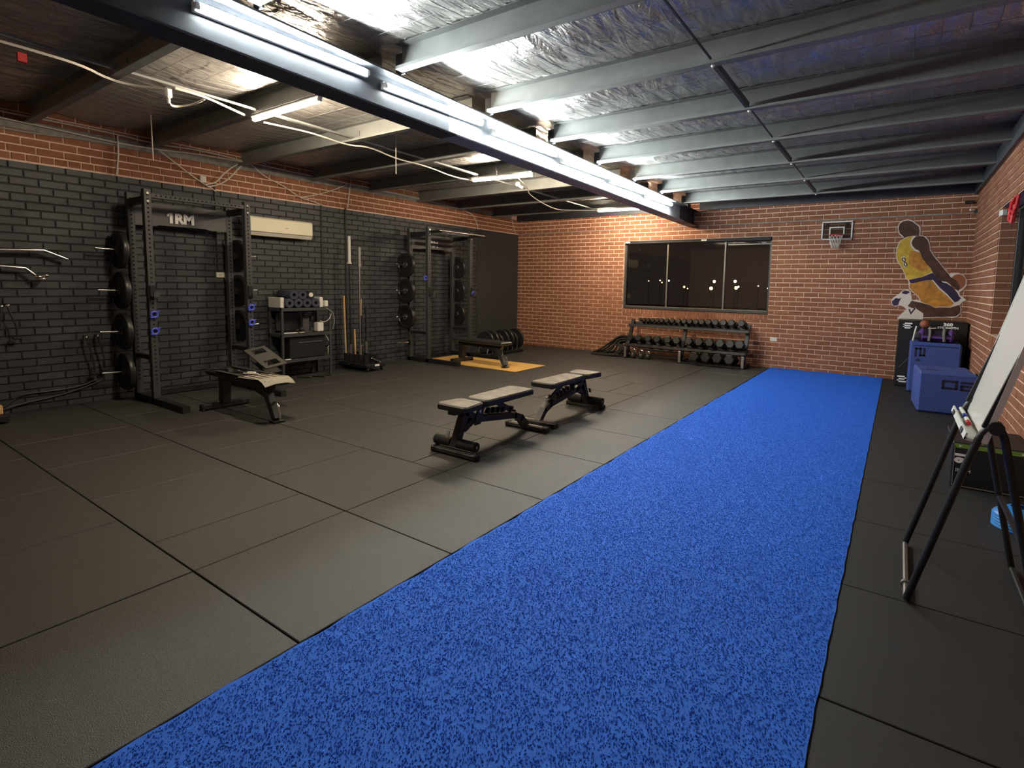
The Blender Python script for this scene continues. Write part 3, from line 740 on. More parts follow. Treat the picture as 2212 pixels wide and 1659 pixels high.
# ================================================================ adjustable benches
def adj_bench(label, loc, rz):
    t = thing('adjustable_bench', label, 'bench', loc, rz, 'adjustable benches in the middle of the floor')
    # local: seat end towards -y
    def pad(nm, y0, y1, w0, w1, z):
        mb = MB(); h = .055
        pr = [(-w0 / 2 + .03, y0), (w0 / 2 - .03, y0), (w0 / 2, y0 + .03), (w1 / 2, y1 - .03), (w1 / 2 - .03, y1), (-w1 / 2 + .03, y1), (-w1 / 2, y1 - .03), (-w0 / 2, y0 + .03)]
        n = len(pr); v = []
        for ins, zz in ((.006, -h), (0, -h + .01), (0, -.012), (.012, 0)):
            for x, y in pr:
                cx, cy = 0, (y0 + y1) / 2; v.append((x - math.copysign(min(ins, abs(x)), x), y - math.copysign(ins, y - cy), z + zz))
        f = [tuple(range(n))[::-1]]
        for k in range(3): f += [(k * n + i, k * n + (i + 1) % n, (k + 1) * n + (i + 1) % n, (k + 1) * n + i) for i in range(n)]
        mb.add(v, f); mb.m = [1] * len(mb.f); mb.cur = 0; mb.add([v[3 * n + i] for i in range(n)], [tuple(range(n))])
        return mb.build(nm, ['vinyl_grey_sheen', 'vinyl_side'], t)
    pad('seat_pad', -.575, -.285, .36, .30, .45); pad('back_pad', -.235, .50, .27, .31, .45)
    MB().bar((0, -.56, .375), (0, -.30, .375), .08, .03).build('seat_frame', 'bench_paint', t)
    MB().bar((-.05, -.20, .38), (-.05, .38, .38), .03, .03).bar((.05, -.20, .38), (.05, .38, .38), .03, .03).build('back_frame', 'bench_paint', t)
    MB().bar((0, -.39, .36), (0, -.52, .06), .065, .075, up=(1, 0, 0), ch=.004).build('front_leg', 'bench_paint', t)
    MB().bar((0, -.41, .36), (0, -.20, .26), .06, .075, up=(1, 0, 0), ch=.004).bar((0, -.41, .20), (0, -.27, .27), .05, .05, up=(1, 0, 0)).build('front_bracket', 'bench_paint', t)
    sp = MB().bar((0, -.30, .275), (0, .36, .185), .06, .075, up=(1, 0, 0), ch=.004).build('spine', 'bench_paint', t)
    MB().bar((0, .33, .19), (0, .46, .14), .06, .075, up=(1, 0, 0)).bar((0, .44, .155), (0, .55, .035), .06, .075, up=(1, 0, 0)).build('rear_leg', 'rack_face', t)
    for k in range(5):
        y = -.09 + k * .075 + (.05 if k == 4 else 0); z = .275 - (y + .3) * .136 + .04
        MB().prism([(0, 0), (.04, 0), (.055, .045), (.035, .045)], .05, Matrix(((0, 0, 1, -.025), (1, 0, 0, y), (0, 1, 0, z), (0, 0, 0, 1)))).build('ladder_tooth', 'bench_paint', sp)
    MB().bar((0, .08, .36), (0, .30, .245), .05, .018, up=(1, 0, 0)).build('back_strut', 'bench_paint', t)
    MB().cyl((-.06, .30, .245), (.06, .30, .245), .011, n=8).build('strut_pin', 'dull_steel', t)
    MB().prism([(-.16, .37), (-.26, .37), (-.30, .22), (-.22, .22)], .012, Matrix(((0, 0, 1, .034), (1, 0, 0, 0), (0, 1, 0, 0), (0, 0, 0, 1)))).build('pivot_plate', 'bench_paint', t)
    MB().cyl((.03, -.24, .34), (.06, -.24, .34), .014, n=10).build('pivot_bolt', 'chrome', t)
    for nm, y in (('front_foot', -.535), ('rear_foot', .555)):
        fb = MB().box((.02, y, .03), (.44, .075, .035), ch=.004).build(nm, 'rack_face', t)
        for s in (-1, 1): MB().box((.02 + s * .235, y, .028), (.05, .085, .055), ch=.01).build('foot_cap', 'rubber_black', fb)
        MB().box((.02, y, .0505), (.40, .045, .006)).build('foot_plate', 'dull_steel', fb)
    ax = MB().cyl((-.24, -.50, .10), (.24, -.50, .10), .012, n=10).build('roller_axle', 'chrome', t)
    for s in (-1, 1): MB().cyl((s * .045, -.50, .10), (s * .235, -.50, .10), .045, n=18).build('foam_roller', 'foam_black', ax, True)
    MB().box((0, -.60, .20), (.03, .008, .06), (R(-22), 0, 0)).build('badge', 'print_grey', t)
    return t
adj_bench('adjustable bench nearest the camera, low flat pads, ladder frame towards the turf', (4.80, -6.93, 0), 0)
adj_bench('adjustable bench farther from the camera, its seat end towards the dumbbell rack', (4.82, -5.62, 0), PI)

# ================================================================ storage shelf
sx0, sx1, sy0, sy1 = .03, .40, -6.44, -5.60
t = thing('storage_shelf', 'black three-tier metal shelf unit against the black wall', 'shelf', (0, 0, 0))
for x in (sx0 + .018, sx1 - .018):
    for y in (sy0 + .018, sy1 - .018): MB().box((x, y, .545), (.036, .036, 1.09), ch=.003).build('post', 'rack_face', t)
for z in (.30, .69, 1.08):
    b = MB().box(((sx0 + sx1) / 2, (sy0 + sy1) / 2, z - .012), (sx1 - sx0 - .008, sy1 - sy0 - .008, .022)).build('shelf_board', 'rack_face', t)
    MB().box((sx1 - .006, (sy0 + sy1) / 2, z - .022), (.01, sy1 - sy0, .045)).build('front_lip', 'rack_face', b); MB().box(((sx0 + sx1) / 2, sy0 + .005, z - .022), (sx1 - sx0, .01, .045)).build('end_lip', 'rack_face', b)
RM = (MB().lathe([(.028, 0), (.028, .36), (.066, .36), (.072, .352), (.072, .008), (.066, 0), (.028, 0)], 22).mesh('foam', 'foam_blue', True), MB().lathe([(.021, .004), (.021, .356), (.028, .356), (.028, .004), (.021, .004)], 16).mesh('core', 'hole', True))
for i, (y, z, l) in enumerate(((-6.305, 1.154, 'bottom row leftmost'), (-6.16, 1.154, 'bottom row second from the left'), (-6.015, 1.154, 'bottom row third from the left'), (-5.87, 1.154, 'bottom row rightmost'), (-6.23, 1.279, 'top row left'), (-6.088, 1.279, 'top row middle'))):
    o = thing('foam_roller', 'blue-black foam roller with a hollow end on the shelf, %s' % l, 'foam roller', (.045, y, z), 0, 'foam rollers stacked on the shelf'); o.rotation_euler = (0, PI / 2, 0)
    link('foam', RM[0], o); link('core', RM[1], o)
o = thing('rolled_mat', 'dark rolled mat with a white end, top right of the foam roller stack', 'mat', (.045, -5.945, 1.279), 0); o.rotation_euler = (0, PI / 2, 0)
MB().cyl((0, 0, 0), (0, 0, .345), .062, n=20).build('roll', 'foam_black', o, True); MB().cyl((0, 0, .345), (0, 0, .352), .036, n=18).build('white_end', 'white_plastic', o)
tag(MB().box((.21, -6.405, 1.161), (.33, .06, .158), ch=.006).build('carton', 'white_plastic'), 'white carton standing at the left end of the shelf top', 'box')
tag(MB().box((.21, -5.755, 1.161), (.33, .06, .158), ch=.006).build('carton', 'white_plastic'), 'white carton standing right of the foam rollers on the shelf top', 'box')
tag(MB().box((.28, -5.66, 1.135), (.16, .07, .10), (0, 0, R(8)), ch=.01).build('power_adapter', 'white_plastic'), 'small white adapter at the right end of the shelf top', 'adapter')
tag(MB().box((.30, -5.76, .765), (.11, .11, .145), ch=.012).build('speaker_cube', 'white_plastic'), 'white cube speaker on the middle shelf board', 'speaker')
tag(MB().box((.20, -5.93, .80), (.05, .11, .21), ch=.004).build('document_box', 'panel_grey'), 'grey upright box beside the white cube on the middle shelf', 'box')
tv = thing('monitor', 'dark monitor standing at the back of the middle shelf', 'monitor', (.12, -6.17, .692)); MB().box((0, 0, .17), (.03, .40, .28), ch=.004).build('screen', 'iron_black', tv); MB().box((0, 0, .015), (.12, .16, .02)).build('stand', 'rack_black', tv)
tag(MB().box((.33, -6.27, .70), (.06, .22, .014), ch=.003).build('white_remote', 'white_plastic'), 'long white strip at the left front of the middle shelf', 'remote')
tag(MB().box((.33, -6.08, .698), (.05, .07, .012), ch=.003).build('pale_pen_pack', 'cream_plastic'), 'short pale packet on the middle shelf beside the white strip', 'packet')
tag(MB().box((.30, -5.97, .70), (.05, .16, .016), ch=.003).build('dark_tray', 'panel_grey'), 'small grey tray on the middle shelf below the monitor', 'tray')
for i, (y, z) in enumerate(((-6.10, .03), (-6.02, .045))):
    tag(MB().ball((.24, y, .692 + z), z, 10, 8).build('massage_ball', 'rubber_black'), 'small dark ball on the middle shelf, %s of two' % ('left' if i == 0 else 'right'), 'ball')
tag(MB().box((.20, -5.99, .47), (.30, .60, .335), ch=.01).build('black_crate', 'iron_black'), 'large black box on the bottom shelf board', 'box')
tag(MB().box((.366, -5.95, .545), (.004, .42, .02)).build('crate_label', 'panel_grey'), 'thin grey strip across the front of the bottom shelf box', 'strip')
tag(MB().box((.375, -6.34, .306), (.02, .09, .012)).build('price_tag', 'white_plastic'), 'tiny white tag on the left front of the bottom shelf', 'tag')
def cable(name, pts, r, m, label, cat='cable', group=None, smooth=2, n=6):
    o = MB().tube(pts, r, n, smooth=smooth).build(name, m, smooth=True); return tag(o, label, cat, group)
cable('shelf_cable', [(.40, -5.70, 1.07), (.42, -5.58, 1.0), (.42, -5.55, .85), (.40, -5.58, .72)], .006, 'cable_grey', 'grey cord looping down the right side of the shelf')
cable('shelf_cable', [(.30, -5.74, .86), (.36, -5.70, .84), (.40, -5.64, .88), (.40, -5.60, .97)], .008, 'cable_white', 'white cord rising from the cube speaker')
cable('shelf_cable', [(.36, -5.70, .66), (.38, -5.64, .55), (.38, -5.60, .46), (.38, -5.66, .45), (.38, -5.65, .36), (.36, -5.63, .305)], .006, 'cable_white', 'white cord tangled below the middle shelf at right')
for i, (x, y, a) in enumerate(((.42, -6.10, 30), (.50, -5.92, 25), (.48, -5.80, 28))):
    tag(MB().box((x, y, .014), (.22, .05, .022), (0, 0, R(a)), ch=.006).build('ankle_strap', 'strap_dark'), 'dark strap on the floor under the shelf, %s of three' % ['left', 'middle', 'right'][i], 'strap')

# ================================================================ bar holder with bars
t = thing('bar_holder', 'low black barbell holder on castors between shelf and far rack', 'bar holder', (.40, -5.02, 0))
MB().box((0, 0, .10), (.74, .38, .05), ch=.006).build('base', 'rack_black', t)
for sx in (-1, 1):
    for sy in (-1, 1):
        MB().cyl((sx * .33, sy * .15 - .012, .033), (sx * .33, sy * .15 + .012, .033), .033, n=14).build('castor', 'rubber_black', t, True); MB().box((sx * .33, sy * .15, .065), (.04, .035, .03)).build('castor_fork', 'rack_black', t)
for k in range(5):
    for sy in (-1, 1):
        MB().lathe([(.031, .12), (.031, .27), (.036, .27), (.036, .12), (.031, .12)], 14, Matrix.Translation((-.28 + k * .13, sy * .11, 0))).build('socket', 'rack_black', t, True)
MB().box((.373, .02, .105), (.004, .09, .035)).build('label_plate', 'print_white', t); MB().box((-.1, -.192, .10), (.05, .004, .015)).build('screw_plate', 'dull_steel', t)
SX = lambda k: .40 - .28 + k * .13
def rod(name, label, cat, k, sy, segs, lean=(0, 0)):
    o = thing(name, label, cat, (SX(k), -5.02 + sy * .11, .13), 0)
    for nm, z0, z1, r, m in segs:
        MB().cyl((lean[0] * z0, lean[1] * z0, z0), (lean[0] * z1, lean[1] * z1, z1), r, n=12).build(nm, m, o, True)
rod('wooden_dowel', 'pale wooden dowel standing in the bar holder, leftmost', 'dowel', 0, -1, [('shaft', 0, 1.12, .016, 'wood_pale')], (-.03, 0))
rod('barbell', 'black barbell with a white upper sleeve in the bar holder', 'barbell', 1, -1, [('shaft', .0, 1.66, .014, 'rack_black'), ('sleeve', 1.68, 2.12, .025, 'white_plastic'), ('sleeve_collar', 1.66, 1.69, .038, 'white_plastic'), ('lower_sleeve', .0, .30, .025, 'dull_steel')])
rod('barbell', 'tall silver barbell in the bar holder, rightmost', 'barbell', 3, -1, [('shaft', .3, 1.62, .015, 'dull_steel'), ('sleeve', 1.64, 1.93, .025, 'dull_steel'), ('sleeve_collar', 1.61, 1.65, .036, 'dull_steel'), ('knurling', 1.0, 1.36, .0165, 'chrome'), ('knurling', .42, .80, .0165, 'chrome'), ('lower_sleeve', .0, .28, .025, 'dull_steel'), ('lower_collar', .28, .31, .036, 'dull_steel')])
rod('wooden_stick', 'short pointed wooden stick in the bar holder', 'stick', 2, -1, [('shaft', 0, .56, .015, 'wood_pale')], (-.04, 0))
rod('black_club', 'black bar with a pale wooden tip in the bar holder', 'bar', 1, 1, [('shaft', 0, .78, .02, 'rack_black'), ('tip', .78, 1.06, .013, 'wood_pale')])
rod('curl_bar', 'short steel curl bar with a worn sleeve in the bar holder', 'barbell', 2, 1, [('shaft', 0, .95, .013, 'rack_black'), ('sleeve', 0, .34, .024, 'dull_steel')])
o = thing('grip_attachment', 'black grip handle lying on the right end of the bar holder', 'handle', (.70, -4.98, .15)); o.rotation_euler = (0, R(25), R(40))
MB().cyl((-.07, 0, .03), (.07, 0, .03), .022, n=12).build('grip', 'rubber_black', o, True)
for s in (-1, 1): MB().cyl((s * .07, 0, .03), (s * .082, 0, .03), .02, n=12).build('end_cap', 'chrome', o, True)
# ================================================================ plate toaster rack in the far corner
t = thing('plate_rack', 'low black plate rack on the floor in the far corner behind the platform bench', 'plate rack', (.95, -1.86, 0))
for sx in (-1, 1): MB().box((sx * .11, 0, .05), (.04, 1.24, .04), ch=.004).build('side_rail', 'rack_black', t)
for k in range(8):
    y = -.60 + k * .17
    MB().tube([(-.11, y, .07), (-.12, y + .06, .30), (.0, y + .09, .36), (.12, y + .06, .30), (.11, y, .07)], .009, 6, smooth=1).build('divider', 'dull_steel', t, True)
for sy in (-1, 1): MB().box((0, sy * .6, .025), (.30, .04, .03)).build('foot', 'rack_black', t)
for k in range(7):
    y = -.515 + k * .17; r = (.225, .225, .20, .225, .225, .20, .225)[k]
    plate((.95, -1.86 + y, .075 + r), r, .06, 'black bumper plate standing in the corner plate rack, %s from the camera end' % ORD[k], group='bumper plates in the corner plate rack')

# ================================================================ dumbbell rack
t = thing('dumbbell_rack', 'black three-tier dumbbell rack under the window', 'dumbbell rack', (0, 0, 0))
for x in (3.27, 4.43, 5.62):
    MB().bar((x, -.58, .02), (x, -.24, .80), .05, .07, up=(1, 0, 0), ch=.004).build('upright', 'rack_black', t)
    MB().bar((x, -.62, .03), (x, -.12, .03), .06, .06, ch=.004).build('foot', 'rack_black', t)
    MB().box((x, -.615, .13), (.05, .03, .22), ch=.004).build('front_guard', 'dull_steel', t)
TIER = ((.70, -.31, .20), (.295, -.46, .24), (.045, -.52, .24))
for k, (z, y, w) in enumerate(TIER[:2]):
    for s in (-1, 1):
        MB().box((4.445, y + s * w * .5, z + s * .018), (2.42, .035, .05), (R(-12), 0, 0), ch=.003).build('rail', 'rack_black', t)
for z, y in ((.175, -.36), (.075, -.42), (.075, -.30)): MB().box((4.0, y, z), (.84, .03, .03)).build('lower_rail', 'rack_black', t)
for z, y in ((.06, -.62), (.075, -.38)): MB().box((5.02, y, z - .035), (1.12, .035, .03)).build('lower_rail', 'rack_black', t)
DBM = {}
def dumbbell(x, y, z, r, label, group):
    k = round(r, 4)
    if k not in DBM:
        def hexp(y0, y1):
            mb = MB()
            for a, b, q0, q1 in ((y0, y0 + .008, .84, 1.0), (y0 + .008, y1 - .008, 1, 1), (y1 - .008, y1, 1, .84)):
                v = []
                for yy, q in ((a, q0), (b, q1)):
                    for i in range(6): v.append((r * q * math.cos(i * PI / 3), yy, r * q * math.sin(i * PI / 3)))
                mb.add(v, [(i, i + 6, (i + 1) % 6 + 6, (i + 1) % 6) for i in range(6)])
                if q0 < 1: mb.add(v[:6], [(0, 1, 2, 3, 4, 5)])
                if q1 < 1: mb.add(v[6:], [(5, 4, 3, 2, 1, 0)])
            return mb
        hl = r * 1.45; g = .062
        DBM[k] = (hexp(-g - hl, -g).mesh('head', 'hex_rubber'), hexp(g, g + hl).mesh('head', 'hex_rubber'),
                  MB().lathe([(.011, -g), (.016, -.03), (.0175, 0), (.016, .03), (.011, g)], 12, Matrix.Rotation(-PI / 2, 4, 'X')).mesh('handle', 'chrome', True))
    o = thing('dumbbell', label, 'dumbbell', (x, y, z), 0, group); o.rotation_euler = (R(-12) if z > .15 else R(-8), 0, 0)
    link('head', DBM[k][0], o); link('head', DBM[k][1], o); link('handle', DBM[k][2], o)
TOPX = [3.493, 3.583, 3.671, 3.77, 3.868, 3.964, 4.071, 4.186, 4.311, 4.434, 4.545, 4.665, 4.784, 4.911, 5.045, 5.196, 5.345, 5.525]
for i, x in enumerate(TOPX):
    r = .040 + .030 * i / 17
    dumbbell(x, -.31, .750 + r * .866, round(r, 3), '%s black hex dumbbell from the left on the top tier of the rack' % ORD[i], 'dumbbells on the top tier')
MIDX = [3.36, 3.545, 3.757, 3.951, 4.172, 4.36, 4.60, 4.80, 5.00, 5.20, 5.385, 5.555]
for i, x in enumerate(MIDX):
    r = .070 + .018 * i / 11
    dumbbell(x, -.46, .345 + r * .866, round(r, 3), '%s black hex dumbbell from the left on the middle tier of the rack' % ORD[i], 'dumbbells on the middle tier')
for i, x in enumerate((4.74, 4.96, 5.18, 5.40)):
    dumbbell(x, -.52, .062 + .097 * .866, .097, '%s large hex dumbbell from the left on the bottom tier of the rack' % ORD[i], 'dumbbells on the bottom tier')
for i, (x, r) in enumerate(((3.40, .075), (3.575, .07), (3.73, .062))):
    o = thing('kettlebell', '%s dark kettlebell with a shiny handle on the floor under the rack' % ['leftmost', 'middle', 'rightmost'][i], 'kettlebell', (x, -.50, 0), 0, 'kettlebells under the dumbbell rack')
    MB().ball((0, 0, r * .93), r, 16, 10).build('bell', 'kettle_grey', o, True)
    MB().tube([(-r * .55, 0, r * 1.6), (-r * .62, 0, r * 2.2), (-r * .35, 0, r * 2.55), (r * .35, 0, r * 2.55), (r * .62, 0, r * 2.2), (r * .55, 0, r * 1.6)], r * .16, 8, smooth=2).build('handle', 'chrome', o, True)
# battle rope: long loops slung over the left end of the rack, coming down to the floor
pts = []; rr_ = random.Random(5)
for k in range(9):
    xa = 2.42 + k * .085; yy = -.50 + .05 * (k % 3)
    seg = [(3.22, yy + .12, .43 - .012 * k), (3.05, yy + .06, .44 - .02 * k), (2.92 + .02 * k, yy, .33 - .012 * k), (xa + .24, yy - .02, .13), (xa, yy - .05, .03), (xa + .1, yy - .10, .026), (2.95, yy - .09, .026 + .004 * (k % 2)), (3.10, yy - .02, .05), (3.17, yy + .06, .20)]
    pts += seg if k % 2 == 0 else seg[::1]
tag(MB().tube(pts, .021, 8, smooth=2).build('battle_rope', 'rope_black', smooth=True), 'black battle rope heaped beside the left end of the dumbbell rack', 'rope')

# ================================================================ back-wall fittings
t = thing('basketball_hoop', 'small white-framed wall basketball hoop with a white net', 'basketball hoop', (6.945, 0, 2.53))
MB().box((0, -.022, 0), (.46, .008, .29)).build('backboard', 'window_glass', t)
fr = MB()
for c, d in (((0, -.03, .15), (.475, .012, .022)), ((0, -.03, -.15), (.475, .012, .022)), ((-.227, -.03, 0), (.022, .012, .30)), ((.227, -.03, 0), (.022, .012, .30))): fr.box(c, d)
fr.build('frame', 'hoop_white', t)
tg = MB()
for c, d in (((0, -.03, .055), (.235, .01, .02)), ((-.108, -.03, -.01), (.02, .01, .11)), ((.108, -.03, -.01), (.02, .01, .11))): tg.box(c, d)
tg.build('target_square', 'hoop_white', t)
MB().ring((0, -.15, -.09), .11, .007, 'z', 24, 6).box((0, -.04, -.09), (.05, .03, .03)).build('rim', 'tag_red', t, True)
net = MB()
for i in range(12):
    for s in (1, -1):
        P_ = []
        for k in range(5):
            a = 2 * PI * (i + s * k * .5) / 12; q = .108 - .05 * k / 4; P_.append((q * math.cos(a), -.15 + q * math.sin(a), -.09 - .055 * k))
        net.tube(P_, .0035, 4)
net.build('net', 'net_white', t, kind='stuff')
for s in (-1, 1): MB().box((s * .15, -.009, .10), (.04, .018, .06)).build('bracket', 'frame_dark', t)
t = thing('wall_outlet', 'white double power outlet low on the brick wall right of the dumbbell rack', 'outlet', (6.02, -.006, .547)); MB().box((0, -.006, 0), (.12, .012, .075), ch=.004).build('plate', 'white_plastic', t)
for s in (-1, 1): MB().box((s * .03, -.0125, .0), (.016, .002, .03)).build('switch', 'cable_white', t)
o = thing('door_sensor', 'small dark sensor box high in the back right corner', 'sensor', (8.73, -.035, 2.89)); MB().box((0, 0, 0), (.11, .05, .045), ch=.005).build('case', 'iron_black', o); MB().box((0, -.026, 0), (.06, .003, .012)).build('lens', 'rack_face', o)
o = thing('camera_mount', 'small pale camera on the right wall just below the ceiling corner', 'camera', (8.79, -.12, 2.76)); MB().cyl((0, 0, 0), (-.05, -.03, 0), .018, n=12).build('body', 'white_plastic', o, True); MB().box((.025, 0, -.02), (.05, .03, .06)).build('bracket', 'frame_dark', o)

# ---- wall decal of a leaping basketball player seen from behind (flat sticker)
DEC = {
 'silhouette':[(7.826, 2.532), (7.836, 2.608), (7.883, 2.655), (7.955, 2.673), (8.029, 2.647), (8.086, 2.59), (8.124, 2.561), (8.142, 2.496), (8.139, 2.405), (8.207, 2.391), (8.255, 2.331), (8.283, 2.244), (8.293, 2.169), (8.362, 2.049), (8.429, 1.963), (8.496, 1.867), (8.557, 1.787), (8.594, 1.797), (8.678, 1.798), (8.748, 1.761), (8.791, 1.677), (8.789, 1.593), (8.748, 1.529), (8.709, 1.491), (8.726, 1.433), (8.756, 1.423), (8.81, 1.367), (8.762, 1.339), (8.732, 1.295), (8.758, 1.222), (8.755, 1.158), (8.704, 1.097), (8.647, 1.078), (8.578, 1.085), (8.274, 1.059), (8.267, 1.026), (7.94, 1.02), (7.928, 1.047), (7.979, 1.123), (8.039, 1.192), (7.999, 1.235), (7.942, 1.256), (7.879, 1.231), (7.83, 1.263), (7.82, 1.33), (7.849, 1.387), (7.928, 1.457), (7.962, 1.502), (8.034, 1.52), (8.077, 1.493), (8.105, 1.35), (8.209, 1.34), (8.172, 1.424), (8.096, 1.483), (8.048, 1.548), (8.033, 1.669), (7.99, 1.702), (7.976, 1.768), (7.927, 1.879), (7.855, 1.99), (7.835, 2.079), (7.834, 2.19), (7.852, 2.272), (7.869, 2.321), (7.929, 2.358), (7.911, 2.386), (7.853, 2.432)],
 'head':[(7.837, 2.531), (7.85, 2.602), (7.893, 2.643), (7.956, 2.656), (8.021, 2.631), (8.073, 2.585), (8.112, 2.546), (8.129, 2.486), (8.127, 2.394), (8.064, 2.402), (7.983, 2.394), (7.93, 2.368), (7.91, 2.402), (7.861, 2.448)],
 'jersey':[(7.936, 2.357), (7.992, 2.394), (8.046, 2.397), (8.022, 2.349), (8.013, 2.284), (8.041, 2.207), (8.099, 2.151), (8.154, 2.134), (8.197, 2.03), (8.256, 1.943), (8.314, 1.872), (8.344, 1.813), (8.217, 1.737), (8.068, 1.692), (8.041, 1.68), (7.999, 1.708), (7.985, 1.768), (7.936, 1.879), (7.864, 1.996), (7.844, 2.079), (7.844, 2.184), (7.864, 2.272), (7.879, 2.315)],
 'jersey_side':[(8.035, 2.163), (8.099, 2.149), (8.154, 2.128), (8.197, 2.03), (8.256, 1.943), (8.314, 1.872), (8.211, 1.824), (8.12, 1.856), (8.023, 1.945), (8.008, 2.032)],
 'arm':[(8.082, 2.39), (8.136, 2.394), (8.19, 2.384), (8.242, 2.329), (8.274, 2.244), (8.284, 2.163), (8.354, 2.044), (8.421, 1.958), (8.488, 1.861), (8.554, 1.776), (8.582, 1.728), (8.662, 1.676), (8.711, 1.581), (8.7, 1.507), (8.627, 1.58), (8.537, 1.653), (8.468, 1.663), (8.411, 1.727), (8.354, 1.791), (8.313, 1.878), (8.256, 1.943), (8.197, 2.03), (8.154, 2.139), (8.088, 2.179), (8.039, 2.24), (8.031, 2.294), (8.05, 2.348)],
 'armhole_trim':[(8.064, 2.396), (8.031, 2.36), (8.013, 2.295), (8.026, 2.229), (8.08, 2.162), (8.154, 2.128), (8.145, 2.156), (8.092, 2.184), (8.046, 2.242), (8.033, 2.294), (8.052, 2.35), (8.087, 2.39)],
 'waistband':[(8.041, 1.68), (8.218, 1.731), (8.345, 1.797), (8.411, 1.727), (8.468, 1.663), (8.505, 1.621), (8.362, 1.684), (8.275, 1.677), (8.1, 1.626), (8.059, 1.631)],
 'shorts':[(8.059, 1.625), (8.1, 1.624), (8.275, 1.674), (8.345, 1.683), (8.421, 1.587), (8.515, 1.481), (8.607, 1.387), (8.663, 1.325), (8.616, 1.259), (8.48, 1.254), (8.42, 1.235), (8.347, 1.281), (8.229, 1.321), (8.186, 1.419), (8.1, 1.494), (8.054, 1.559)],
 'shorts_panel':[(8.362, 1.684), (8.451, 1.652), (8.538, 1.632), (8.619, 1.569), (8.684, 1.485), (8.714, 1.422), (8.741, 1.402), (8.703, 1.347), (8.662, 1.33), (8.551, 1.461), (8.439, 1.577)],
 'shorts_trim':[(8.345, 1.683), (8.362, 1.681), (8.458, 1.558), (8.559, 1.458), (8.671, 1.32), (8.659, 1.312), (8.543, 1.448), (8.437, 1.55)],
 'shorts_hem':[(8.617, 1.254), (8.673, 1.291), (8.754, 1.338), (8.802, 1.366), (8.765, 1.411), (8.729, 1.338), (8.664, 1.309)],
 'leg':[(8.102, 1.337), (8.229, 1.31), (8.347, 1.276), (8.421, 1.23), (8.48, 1.243), (8.617, 1.246), (8.728, 1.293), (8.747, 1.221), (8.746, 1.163), (8.695, 1.107), (8.577, 1.096), (8.273, 1.07), (8.273, 1.136), (8.183, 1.198), (8.11, 1.218), (8.053, 1.249)],
 'raised_shoe':[(7.835, 1.319), (7.859, 1.382), (7.938, 1.446), (7.972, 1.491), (8.035, 1.509), (8.073, 1.482), (8.097, 1.339), (8.062, 1.249), (8.007, 1.247), (7.941, 1.267), (7.878, 1.242), (7.839, 1.263)],
 'shoe_toe':[(7.832, 1.319), (7.878, 1.377), (7.934, 1.367), (7.961, 1.39), (7.929, 1.311), (7.923, 1.261), (7.868, 1.244), (7.836, 1.274)],
 'shoe_collar':[(7.955, 1.477), (7.999, 1.505), (8.054, 1.495), (8.065, 1.471), (8.021, 1.442), (7.965, 1.454)],
 'standing_shoe':[(7.943, 1.031), (7.988, 1.123), (8.057, 1.193), (8.106, 1.14), (8.154, 1.23), (8.183, 1.198), (8.27, 1.136), (8.267, 1.028), (7.958, 1.023)],
 'shoe_stripe':[(8.066, 1.194), (8.104, 1.106), (8.165, 1.209), (8.15, 1.225), (8.104, 1.151), (8.083, 1.205)],
 'number_patch':[(7.911, 2.054), (7.951, 2.072), (8.004, 1.901), (7.964, 1.884)],
}
DM = dict(silhouette='decal_white', head='skin_dark', jersey='jersey_yellow', jersey_side='jersey_orange', arm='skin_dark', armhole_trim='decal_white', waistband='purple_dark', shorts='jersey_orange', shorts_panel='purple_dark', shorts_trim='decal_white', shorts_hem='decal_white', leg='skin_dark', raised_shoe='decal_white', shoe_toe='purple_dark', shoe_collar='purple_dark', standing_shoe='decal_white', shoe_stripe='purple_dark', number_patch='decal_white')
LV = dict(silhouette=0, leg=1, raised_shoe=1, standing_shoe=2, shoe_toe=2, shoe_collar=2, shoe_stripe=3, shorts=2, waistband=3, shorts_panel=3, shorts_trim=4, shorts_hem=4, jersey=2, jersey_side=3, head=1, arm=4, armhole_trim=5, number_patch=3)
dec = thing('wall_decal', 'cut-out wall sticker of a leaping basketball player in yellow seen from behind', 'wall sticker', (8.32, 0, 1.03))
def flat(name, poly, m, lv):
    M = Matrix(((1, 0, 0, -8.32), (0, 0, -1, -.0125 - lv * .0006), (0, 1, 0, -1.03), (0, 0, 0, 1)))
    return MB().prism(poly, .0012, M).build(name, m, dec)
for k, p in DEC.items(): flat(k, p, DM[k], LV[k])
flat('basketball', [(8.68 + .098 * math.cos(2 * PI * i / 28), 1.652 + .125 * math.sin(2 * PI * i / 28)) for i in range(28)], 'ball_brown', 2)
for (cx, cz) in ((7.947, 2.012), (7.975, 1.937)):
    mb = MB(); pts = []
    for i in range(14):
        a = 2 * PI * i / 14; dx, dz = .018 * math.cos(a), .034 * math.sin(a); pts.append((cx + dx + .3 * dz * -1 - 8.32, -.016, cz + dz - 1.03))
    mb.tube(pts, .006, 5, closed=True); mb.build('number_8_loop', 'iron_black', dec)

